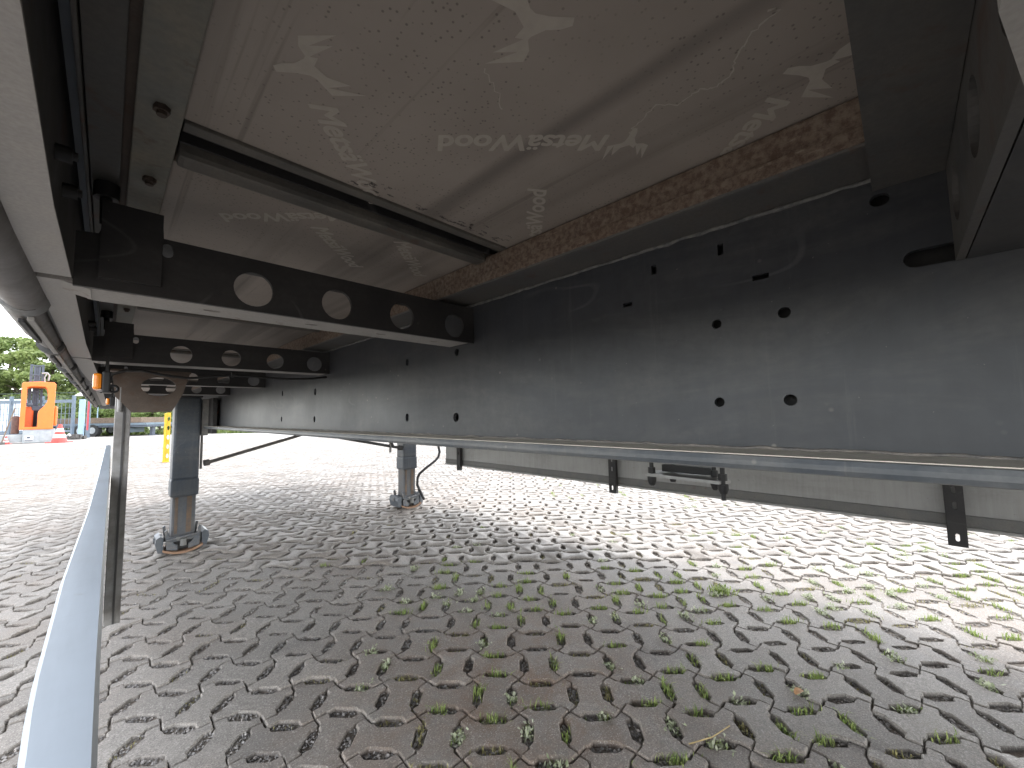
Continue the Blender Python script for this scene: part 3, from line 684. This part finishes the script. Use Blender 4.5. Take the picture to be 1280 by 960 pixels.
# hanging bracket with marker lamps at the near side
br = plate('hanger_bracket', [(.004, 1.03), (.165, 1.034), (.150, .972), (.128, .924), (.046, .922), (.012, .965)], [circ(.098, .994, .037, .026, 30)], .006, (0, 1.486, 0), (1, 0, 0), (0, 0, 1), M['brown'], T)
mb = MB(); mb.box(.0, .168, 1.489, 1.53, 1.034, 1.039); mb.build('bracket_flange', M['brown'], br)
def marker(y, x0, x1, z0, z1):
    mb = MB(); mb.box(x1-.008, x1+.006, y-.03, y+.03, z0-.006, z1+.004, .003); o = mb.build('marker_lamp', M['rubber'], T)
    mb = MB(); mb.box(x0, x1-.008, y-.026, y+.026, z0, z1, .006); mb.build('lens', M['amber'], o)
    mb = MB(); mb.box(x1-.004, x1+.002, y-.012, y+.012, z1+.004, 1.06); mb.build('hanger', M['rubber'], o)
marker(1.35, -.0275, -.004, .974, 1.012); marker(2.3, -.007, .012, .966, .993)
def ring(c, r, tr, mat, parent, name, plane='xz'):
    pts = []
    for q in range(19):
        a = 2*math.pi*q/18; pts.append((c[0]+r*math.cos(a), c[1], c[2]+r*math.sin(a)))
    mb = MB(); mb.tube(pts, tr, 6, False); return mb.build(name, mat, parent)
ring((.0075, 1.42, .981), .0085, .003, M['rubber'], T, 'rope_ring')
cb = [(-.004, 1.47, 1.0), (.004, 1.468, 1.022), (.03, 1.466, 1.034), (.06, 1.466, 1.036), (.1, 1.466, 1.026), (.16, 1.466, 1.019), (.21, 1.466, 1.026), (.265, 1.466, 1.034), (.34, 1.466, 1.032), (.42, 1.468, 1.03), (.5, 1.47, 1.036), (.55, 1.48, 1.045)]
mb = MB(); mb.tube(cb, .0036, 6); o = mb.build('cable', M['rubber'], T)
mb = MB(); mb.tube([(.262, 1.464, 1.036), (.27, 1.464, 1.036)], .008, 6); mb.build('cable_tie', M['rubber'], o)
# landing legs
def leg(xc, y, far=False):
    mb = MB(); w, d = .0735, .066
    mb.box(xc-w, xc+w, y-d, y+d, .49, 1.058, .014); o = mb.build('landing_leg', M['leg'], T)
    mb = MB(); mb.box(xc-w-.0035, xc+w+.0035, y-d-.0035, y+d+.0035, .375, .495, .012); mb.build('sleeve', M['leg'], o)
    mb = MB(); mb.box(xc-.064, xc+.064, y-.056, y+.056, .1, .40, .008); mb.build('inner_tube', M['legin'], o)
    for xx in (-.038, .024):
        mb = MB(); mb.box(xc+xx-.010, xc+xx+(.018 if xx > 0 else .006), y-.0585, y-.0555, .13, .372, .001); mb.build('rust_streak', M['ruststreak'], o)
    mb = MB(); mb.box(xc-w-.006, xc+w+.006, y-d-.006, y+d+.006, 1.058, 1.066); mb.build('cap', M['black'], o)
    # foot: rocker plate, two bracket cheeks, bolts
    n = 12; top = [(xc-.105+.21*i/n, .004+.030*(2*i/n-1)**2+.012) for i in range(n+1)]; bot = [(xc-.105+.21*i/n, .002+.030*(2*i/n-1)**2) for i in range(n+1)]
    mb = MB(); mb.prism(top+bot[::-1], 1, y-.1, y+.1); mb.build('foot_plate', M['rustplate'], o)
    for s in (-1, 1):
        mb = MB(); mb.prism([(xc-.082, .085), (xc+.082, .085), (xc+.09, .1), (xc+.098, .165), (xc+.084, .172), (xc+.074, .118), (xc-.074, .118), (xc-.084, .172), (xc-.098, .16), (xc-.09, .1)], 1, y+s*.078-.007, y+s*.078+.007); mb.build('foot_bracket', M['footsteel'], o)
        mb = MB(); mb.prism([(xc+s*.098, .02), (xc+s*.128, .028), (xc+s*.142, .085), (xc+s*.138, .118), (xc+s*.118, .132), (xc+s*.1, .118), (xc+s*.104, .07)], 1, y-.082, y+.082); mb.build('foot_cheek', M['leg'], o)
        mb = MB(); mb.prism([(xc+s*.03, .025), (xc+s*.085, .04), (xc+s*.09, .09), (xc+s*.062, .1), (xc+s*.045, .07), (xc+s*.028, .06)], 1, y-.088, y-.066); mb.build('foot_rib', M['footsteel'], o)
    mb = MB(); mb.box(xc-.08, xc+.08, y-.06, y+.06, .02, .08, .01); mb.build('foot_core', M['black'], o)
    mb = MB(); mb.tube([(xc-.148, y, .095), (xc+.148, y, .095)], .017, 10); mb.build('axle_pin', M['footsteel'], o)
    mb = MB(); mb.tube([(xc-.088, y-.092, .1), (xc-.02, y-.095, .108), (xc+.085, y-.092, .118)], .009, 8); mb.build('foot_bar', M['footsteel'], o)
    mb = MB(); mb.tube([(xc, y-.096, .055), (xc, y-.096, .1)], .018, 10); mb.build('foot_bolt', M['greysteel'], o)
    mb = MB(); mb.tube([(xc-.03, y-.104, .107), (xc-.03, y-.088, .107)], .012, 6); mb.build('foot_nut', M['greysteel'], o)
    return o
M['ruststreak'] = painted('orange rust streak', (.16, .1, .06), (.08, .075, .07), .95, (.6, .8), 22, .1, (90, 90, 4))
M['footsteel'] = painted('greasy foot steel', (.075, .085, .1), (.2, .18, .155), .8, (.4, .65), 45, .12)
M['rustplate'] = painted('rusty foot plate', (.26, .15, .09), (.3, .2, .13), .6, (.6, .8), 30, .1)
M['legplate'] = painted('scuffed mounting plate', (.16, .16, .155), (.3, .27, .24), .9, (.5, .7), 40, .06)
l1 = leg(.395, 3.631); l2 = leg(2.112, 3.567, True)
def mount(l, xa, xb, y, s):
    mb = MB(); mb.box(min(xa, xb), max(xa, xb), y-.02, y+.06, .785, 1.045, .002); mb.build('mounting_plate', M['legplate'], l)
    mb = MB(); mb.box(xb if s > 0 else xb-.03, xb+.03 if s > 0 else xb, y-.16, y+.1, .80, 1.05, .004); mb.build('mounting_block', M['black'], l)
    for z in (.86, .94, 1.02):
        mb = MB(); mb.tube([((xb+.015), y-.165, z), (xb+.015, y-.175, z)], .012, 8); mb.build('mounting_bolt', M['black'], l)
    mb = MB(); mb.box(min(xa, xb), min(xa, xb)+.012, y-.015, y+.01, .55, .79); mb.build('stay', M['legplate'], l)
mount(l1, .475, .513, 3.60, 1); mount(l2, 2*XC-.475-.0, 2*XC-.513, 3.55, -1)
mb = MB(); mb.tube([(.50, 3.60, .588), (.53, 3.606, .592)], .022, 10); mb.tube([(.53, 3.606, .592), (1.53, 3.826, .832)], .0125, 10); mb.build('leg_brace', M['brace'], T)
mb = MB(); mb.tube([(2.04, 3.53, .585), (2.0, 3.54, .592)], .022, 10); mb.tube([(2.0, 3.54, .592), (.95, 3.79, .84)], .0135, 10); mb.build('leg_brace', M['raildark'], T)
mb = MB(); mb.tube([(1.95, 3.535, .60), (1.85, 3.52, .84)], .011, 8); mb.build('leg_brace', M['raildark'], T)
ck = [(2.41, 3.45, .70), (2.412, 3.45, .578), (2.425, 3.45, .52), (2.41, 3.45, .47), (2.37, 3.45, .435), (2.237, 3.45, .361), (2.185, 3.45, .325), (2.163, 3.45, .29), (2.16, 3.45, .222), (2.209, 3.45, .122), (2.238, 3.45, .07)]
mb = MB(); mb.tube(ck, .0125, 8); mb.build('crank_handle', M['rubber'], T)
# clamp frame hanging between the beams
mb = MB(); mb.prism([(1.195, .378), (1.235, .36), (1.335, .565), (1.30, .60), (1.215, .60)], 2, .694, .703); cl = mb.build('clamp_plate', M['alu'], T)
rods = [(1.222, .585, .665, .85), (1.312, .556, .67, .75), (1.265, .412, .665, .75), (1.208, .372, .65, .85)]
for x, y, zb, s in rods:
    mb = MB(); mb.tube([(x, y, .84), (x, y, zb)], .0075*s, 10); r_ = mb.build('threaded_rod', M['rubber'], cl)
    mb = MB(); mb.tube([(x, y, .704), (x, y, .722)], .0135*s, 6); mb.tube([(x, y, .693), (x, y, .680), (x, y, .668)], [.0165*s, .0165*s, .011*s], 8); mb.build('nut', M['rubber'], r_)
mb = MB(); mb.box(1.262, 1.29, .42, .57, .706, .728, .002); mb.build('clamp_bar', M['rubber'], cl)
mb = MB(); mb.box(.645, 1.785, .36, .62, .842, .85); mb.build('cross_plate', M['web'], T)

# ================================================================== YARD BEHIND (local axes: x along the fence, y away)
YR = math.atan2(RH.y, RH.x)
def ythings(name, a, b, label, cat, group=None, turn=False):
    o = empty(name, yard(a, b), YR + (math.atan2(-a, b) if turn else 0)); return tag(o, label, cat, group)
PXM = 496.58
def A(px_, b): return (px_-640)/PXM*b
# --- reach truck
b0 = 18.0; s0 = b0/PXM; x0 = A(0, b0)
ft = ythings('forklift', A(46, b0), b0, 'orange stand-up forklift with grey base and slate mast parked by the fence', 'forklift', None, True)
CT = math.cos(math.atan2(A(46, b0), b0)); RF = YR + math.atan2(-A(46, b0), b0)
def fx(p): return (p-46)*s0*CT
def fz(p): return (554.5-p)*s0
OUT = [(26.7, 537.5), (66.5, 537.5), (67.2, 482.5), (65, 480.6), (47, 480), (28, 481.5), (26.7, 483)]
HO = [(31.5, 486.5), (38, 485.3), (55, 485.5), (57.6, 488), (59.3, 494), (59.8, 500), (58.5, 505), (55, 510), (49.5, 515), (48, 518.5), (48, 535.5), (31.5, 535.5)]
for nm, yy in (('cab_side', -.6), ('cab_side', .55)):
    plate(nm, [(fx(x), fz(z)) for x, z in OUT], [[(fx(x), fz(z)) for x, z in HO]], .09, (0, yy, 0), (1, 0, 0), (0, 0, 1), M['orange'], ft, .02)
mb = MB(); mb.box(fx(27), fx(67), -.58, .55, fz(484), fz(480.6), .03); mb.build('roof', M['orange'], ft)
mb = MB(); mb.box(fx(48.2), fx(66), -.5, .5, fz(537), fz(516), .03); mb.build('engine_cover', M['orangedark'], ft)
mb = MB(); mb.box(fx(31), fx(42), -.1, .5, fz(536), fz(510), .04); mb.build('seat_back', M['orangedark'], ft)
mb = MB(); mb.box(fx(32), fx(40), -.45, -.05, fz(509), fz(505.5), .03); mb.box(fx(38), fx(55), -.1, .1, fz(515), fz(509), .03); mb.build('console', M['mast'], ft)
mb = MB(); mb.box(fx(66.8), fx(72.3), -.5, .5, fz(534), fz(510), .06); mb.build('counterweight', M['orange'], ft)
mb = MB(); mb.box(fx(30.5), fx(71), -.62, .6, fz(554.3), fz(537.6), .03); mb.build('base', M['lgrey'], ft)
mb = MB(); mb.box(fx(33), fx(44), -.65, -.62, fz(552), fz(545.5)); mb.build('panel', M['white'], ft); mb = MB(); mb.box(fx(52), fx(66), -.64, -.62, fz(552), fz(540)); mb.build('panel', M['lgrey'], ft)
mb = MB(); mb.box(fx(36), fx(40), -.66, -.65, fz(548.5), fz(546.5)); mb.box(fx(33.5), fx(43.5), -.66, -.65, fz(551.5), fz(550.6)); mb.build('label_plate', M['mast'], ft)
for yy in (-.5, .35): 
    mb = MB(); mb.box(fx(-22), fx(31), yy, yy+.16, .06, fz(544), .03); mb.build('support_arm', M['lgrey'], ft)
mast = None
mb = MB()
for xa, xb, zt in ((33.5, 37.5, 455.5), (48.5, 52, 455.5), (38.5, 41, 458), (45, 47.6, 458)): mb.box(fx(xa), fx(xb), .62, .78, .1, fz(zt), .01)
mast = mb.build('mast', M['mast'], ft)
for z in (456.2, 468, 490, 512, 530): 
    mb = MB(); mb.box(fx(33.5), fx(52), .6, .66, fz(z+1.6), fz(z)); mb.build('mast_crossbar', M['mast'], mast)
mb = MB(); mb.box(fx(41), fx(45), .66, .7, .1, fz(458)); mb.build('lift_cylinder', M['mast'], mast)
mb = MB(); mb.tube([(fx(49), .5, fz(467)), (fx(56), .5, fz(466)), (fx(59), .5, fz(469)), (fx(58), .5, fz(476))], .035, 6); mb.tube([(fx(56), .5, fz(466)), (fx(53), .45, fz(472)), (fx(54), .45, fz(480))], .025, 6); mb.build('hydraulic_hose', M['post'], mast)
mb = MB(); mb.tube([(fx(21), -.1, fz(543)), (fx(21), -.1, fz(523)), (fx(21), -.1, fz(521.5))], [.12, .12, .07], 14); o = mb.build('gas_cylinder', M['barrel'], None); o.parent = None; o.location = yard(A(46, b0), b0); o.rotation_euler.z = RF; tag(o, 'rusty brown gas cylinder standing on the forklift support arm', 'gas cylinder')
mb = MB(); mb.tube([(fx(7.5), -.8, fz(552)), (fx(19.7), -.55, fz(512))], .022, 6); bo = mb.build('broom', M['wood'], None, yard(A(46, b0), b0)); bo.rotation_euler.z = RF; tag(bo, 'wooden broom leaning against the grey forklift arm', 'broom')
mb = MB(); mb.box(fx(3.5), fx(11.5), -.86, -.74, .0, .1, .01); mb.build('bristles', M['junk'], bo)
# --- cones
def cone(a, b, h, label, mats=('conered', 'conewhite')):
    o = ythings('traffic_cone', a, b, label, 'traffic cone'); r0, r1 = h*.32, h*.06
    mb = MB(); mb.box(-h*.37, h*.37, -h*.37, h*.37, 0, h*.05, .01); mb.build('cone_base', M[mats[0]], o)
    lv = [(.05, .27, 0), (.27, .45, 1), (.45, .6, 0), (.6, .78, 1), (.78, 1, 0)]
    for u0, u1, c in lv:
        mb = MB(); mb.tube([(0, 0, h*u0), (0, 0, h*u1)], [r0+(r1-r0)*u0, r0+(r1-r0)*u1], 18); mb.build('cone_band', M[mats[c]], o)
    return o
cone(A(76.5, 17.6), 17.6, .80, 'large red and white striped traffic cone right of the orange forklift')
cone(A(10.2, 17.0), 17.0, .34, 'small faded traffic cone at the foot of the broom', ('conered', 'conewhite'))
# --- fence
b1 = 22.5; s1 = b1/PXM
def zz(p, b, yh=527.5): return .9+(yh-p)*b/PXM
fe = ythings('fence', A(50, b1), b1, 'slate blue steel fence with wire mesh panels behind the forklift', 'fence')
def gx(p): return (p-50)*s1
for p_ in (-60, -22, 13.5, 52, 91.5):
    mb = MB(); mb.box(gx(p_)-.06, gx(p_)+.06, -.06, .06, 0, zz(494.5, b1), .008); mb.build('fence_post', M['fence'], fe)
for p0_, p1_ in ((-60, -22), (-22, 13.5), (13.5, 52), (52, 91.5)):
    mb = MB(); mb.box(gx(p0_)+.06, gx(p1_)-.06, -.035, .035, zz(503.5, b1), zz(499.5, b1)); mb.build('fence_rail', M['fence'], fe); mb = MB(); mb.box(gx(p0_)+.06, gx(p1_)-.06, -.03, .03, zz(540, b1), zz(537.5, b1)); pn = mb.build('fence_rail', M['fence'], fe)
    mb = MB(); n = 8
    for q in range(1, n): xx = gx(p0_)+(gx(p1_)-gx(p0_))*q/n; mb.box(xx-.009, xx+.009, -.009, .009, zz(538, b1), zz(503, b1))
    for q in range(1, 5): z = zz(503+7*q, b1); mb.box(gx(p0_)+.06, gx(p1_)-.06, -.006, .006, z-.009, z+.009)
    mb.build('wire_mesh', M['fence'], pn)
for z in (491, 495, 497.3): 
    mb = MB(); mb.box(gx(-60), gx(92), .02, .03, zz(z, b1)-.006, zz(z, b1)+.006); mb.build('top_wire', M['fence'], fe)
gt = ythings('gate_post', A(102.5, b1), b1, 'wide pale blue gate post at the end of the fence', 'gate post')
mb = MB(); mb.box(-.15, .15, -.04, .04, 0, zz(499.8, b1), .015); mb.build('post_body', M['fencepale'], gt); mb = MB(); mb.box(-.145, .145, -.035, .035, zz(499.8, b1)+.001, zz(499.3, b1), .01); mb.build('post_cap', M['fence'], gt)
sg = ythings('reflector_board', A(113.3, b1), b1-.1, 'narrow red and white reflector board beside the gate post', 'reflector board')
mb = MB(); mb.box(-.105, .105, -.02, .02, .15, zz(500.5, b1), .004); mb.build('board', M['fence'], sg)
mb = MB(); mb.box(-.045, .045, -.03, -.021, zz(538, b1), zz(502.5, b1)); mb.build('red_strip', M['red'], sg)
mb = MB(); mb.box(-.1, .1, -.04, .04, 0, .15); mb.build('board_foot', M['fence'], sg)
# container behind fence
b2 = 25
tk = ythings('container', A(6, b2), b2, 'white plastic container behind the mesh fence at far left', 'container')
hx = lambda p: (p-6)*b2/PXM
mb = MB(); mb.box(hx(-60), hx(26), 0, .3, .25, zz(498, b2), .04); mb.build('body', M['tank'], tk)
mb = MB(); mb.box(hx(-60), hx(26), -.03, .3, .0, .25); mb.build('skid', M['fence'], tk)
mb = MB()
for p_ in (-40, -20, 0, 20): mb.box(hx(p_)-.04, hx(p_)+.04, -.05, -.0, .25, zz(499, b2))
mb.build('rib', M['white'], tk)
# umbrella-like white awnings
def awning(pxc, pyc, wpx, b, label):
    o = ythings('white_awning', A(pxc, b), b, label, 'awning'); s = b/PXM; w = wpx*s/2
    zc = zz(pyc, b); n = 12; vs = []; fs = []
    for r_ in range(4):
        for q in range(n):
            a = 2*math.pi*q/n; rr = w*r_/3; vs.append((rr*math.cos(a), rr*math.sin(a), zc+w*.55*(1-(r_/3)**1.6)))
    for r_ in range(3):
        for q in range(n): fs.append((r_*n+q, r_*n+(q+1) % n, (r_+1)*n+(q+1) % n, (r_+1)*n+q))
    mb = MB(); mb.add(vs, fs, True); mb.build('canopy', M['white'], o)
    mb = MB(); mb.tube([(0, 0, 0), (0, 0, zc+.2)], .03, 8); mb.build('pole', M['fencepale'], o)
awning(112, 496, 30, 26, 'large white parasol behind the gate post'); awning(122, 504, 11, 27, 'small white parasol left of the guard post')
# scrap heap by the gate
sc = ythings('scrap_heap', A(95, 20.5), 20.5, 'small heap of dark scrap at the foot of the gate', 'scrap'); mb = MB()
for q in range(26):
    x, y, z = random.gauss(0, .22), random.gauss(0, .15), abs(random.gauss(.08, .07)); r_ = random.uniform(.04, .12); mb.box(x-r_, x+r_, y-r_*.6, y+r_*.6, max(0, z-r_), z+r_*.8)
mb.build('rubble', M['junk'], sc); mb = MB(); mb.tube([(-.16, -.2, .2), (-.05, -.22, .27), (.02, -.2, .18)], .05, 8); mb.build('pale_pipe', M['white'], sc)
# flatbed trailer
b3 = 24.5
fb = ythings('flatbed_trailer', A(140, b3), b3, 'low blue grey flatbed trailer loaded with timber beyond the gate', 'trailer')
kx = lambda p: (p-140)*b3/PXM
kz = lambda p: zz(p, b3, 527)
mb = MB(); mb.box(kx(66), kx(200.5), -.9, 1.3, kz(532.3), kz(529.6), .02); mb.build('deck', M['bed'], fb)
mb = MB(); mb.box(kx(70), kx(200), -.85, 1.2, kz(534.5), kz(532.4)); mb.build('chassis', M['mast'], fb)
for p_ in (121, 135.7, 84):
    for yy in (-.9, .95):
        mb = MB(); mb.tube([(kx(p_), yy, .36), (kx(p_), yy+.25, .36)], .36, 20); w = mb.build('wheel', M['tyre'], fb); mb = MB(); mb.tube([(kx(p_), yy-.02, .36), (kx(p_), yy+.02, .36)], .19, 16); mb.build('rim', M['lgrey'], w)
mb = MB(); mb.box(kx(162), kx(178), -.8, .2, kz(541), kz(535), .02); mb.build('tool_box', M['bed'], fb)
mb = MB(); mb.box(kx(194), kx(197), -.3, -.1, 0, kz(533)); mb.box(kx(192.5), kx(198.5), -.35, -.05, 0, .06); mb.build('stand', M['mast'], fb)
for q in range(5):
    mb = MB(); mb.box(kx(66), kx(192-q*1.3), -.8+q*.4, -.45+q*.4, kz(529.4), kz(522.8+.5*(q % 2)), .01); o = mb.build('timber_beam', M['wood'], None, yard(A(140, b3), b3)); o.rotation_euler.z = YR; tag(o, 'long timber beam lying on the flatbed trailer deck', 'beam', 'timber beams on the flatbed')
# yellow perforated post
b4 = 8.65; yp = ythings('yellow_stand', A(209.7, b4), b4, 'yellow perforated steel stand behind the near landing leg', 'stand', None, True)
zs = [(.13+.2*q) for q in range(5)]
plate('perforated_side', rect(-.012, .055, 0, 1.06), [circ(.024, z, .022, .05, 18) for z in zs], .02, (0, 0, 0), (1, 0, 0), (0, 0, 1), M['yellow'], yp)
mb = MB(); mb.box(-.05, -.012, -.05, .06, 0, 1.05, .006); mb.build('front_edge', M['yellow'], yp)
mb = MB(); mb.box(-.055, .06, -.09, .09, 0, .02); mb.build('foot_plate', M['yellow'], yp)
# verge
vb = Blades()
for q in range(9000):
    a, b = random.uniform(-30, 14), 25+random.random()**1.6*13; p_ = yard(a, b); vb.blade((p_.x, p_.y, 0), random.uniform(.08, .3), .09, random.uniform(.1, .8), random.uniform(0, 6.28))
vb.build('verge_grass', M['verge'], 'strip of green verge grass along the far edge of the yard')
sheet('verge', [tuple(yard(-80, 24.9))[:2], tuple(yard(80, 24.9))[:2], tuple(yard(80, 90))[:2], tuple(yard(-80, 90))[:2]], .012, M['soil'])
# trees
def tree(a, b, h, rw, label, mat, seed, n=7000, lf=.25):
    rs = np.random.default_rng(seed); o = ythings('deciduous_tree', a, b, label, 'tree', 'trees along the far edge of the yard')
    mb = MB(); mb.tube([(0, 0, -.1), (.05, .02, h*.25), (-.05, .05, h*.55), (0, 0, h*.85)], [h*.028, h*.022, h*.014, h*.004], 8); limbs = []
    for q in range(7):
        az = rs.uniform(0, 6.28); z0 = h*rs.uniform(.2, .55); L = rw*rs.uniform(.5, .85); e = (L*math.cos(az), L*math.sin(az), z0+h*rs.uniform(.12, .3)); mb.tube([(0, 0, z0), (e[0]*.5, e[1]*.5, z0+(e[2]-z0)*.6), e], [h*.01, h*.007, h*.003], 6)
    mb.build('trunk', M['bark'], o)
    cl = []
    for q in range(46):
        t = rs.uniform(0, 1); z = h*(.08+.9*t); env = rw*math.sin(math.pi*min(1, .18+.8*t))**.7; az = rs.uniform(0, 6.28); rr = env*rs.uniform(.35, 1)**.6; cl.append((rr*math.cos(az), rr*math.sin(az), z, rs.uniform(.35, .8)*rw*.42))
    V = np.zeros((n, 4, 3)); ci = rs.integers(0, len(cl), n); C = np.array(cl)[ci]
    d_ = rs.normal(size=(n, 3)); d_ /= np.linalg.norm(d_, axis=1)[:, None]; P = C[:, :3]+d_*C[:, 3:4]*rs.uniform(.55, 1.1, (n, 1))*np.array([1, 1, .8]); P[:, 2] = np.maximum(P[:, 2], .1)
    a1 = rs.normal(size=(n, 3)); a1 /= np.linalg.norm(a1, axis=1)[:, None]; a2 = np.cross(a1, d_+rs.normal(0, .5, (n, 3))); a2 /= np.linalg.norm(a2, axis=1)[:, None]
    L = lf*rs.uniform(.6, 1.3, (n, 1)); V[:, 0] = P-a1*L*.6; V[:, 1] = P+a2*L*.35; V[:, 2] = P+a1*L*.6; V[:, 3] = P-a2*L*.35
    me = bpy.data.meshes.new('crown'); me.from_pydata(V.reshape(-1, 3).tolist(), [], np.arange(n*4).reshape(-1, 4).tolist()); link('crown', me, mat, o); return o
TR = [(-22, 33, 7.3, 2.6, 'leaf2', 'tree at the far left behind the white container, its crown cut by the frame'),
      (8, 34, 8.3, 2.4, 'leaf', 'tall dark tree behind the white container'), (33, 33, 8.0, 2.3, 'leaf2', 'pale leafy tree straight behind the forklift mast'),
      (62, 33.5, 8.1, 2.5, 'leaf2', 'pale leafy tree just right of the forklift mast'), (92, 34, 7.4, 2.4, 'leaf', 'bushy tree behind the right end of the fence'),
      (120, 35, 6.5, 2.4, 'leaf', 'bushy tree behind the white parasols'), (150, 34, 6.2, 2.3, 'leaf2', 'bushy tree behind the flatbed, hidden partly by the guard post'), (182, 35, 6.6, 2.4, 'leaf', 'dark tree behind the rear end of the flatbed'),
      (212, 35, 6.4, 2.4, 'leaf2', 'tree behind the yellow stand'),]
for q, (p_, b, h, rw, mt, lb) in enumerate(TR): tree(A(p_, b), b, h, rw, lb, M[mt], 50+q)
HB = ['behind the left part of the mesh fence', 'behind the gas cylinder and broom', 'straight behind the forklift cab', 'behind the striped traffic cone', 'behind the gate post', 'behind the white parasols', 'behind the flatbed wheels', 'behind the rear end of the flatbed', 'behind the near landing leg', 'seen under the beam right of the near leg', 'farthest right along the verge']
for q, (p_, w) in enumerate(zip((-10, 20, 48, 78, 106, 136, 166, 200, 240), HB)):
    o = tree(A(p_, 31.5), 31.5, 2.6+.5*math.sin(q*2.1), 1.7, 'low green hedge bush '+w, M['leaf'], 90+q, 2000, .2); o['group'] = 'hedge bushes below the trees'; o['category'] = 'bush'; o.name = 'hedge_bush'
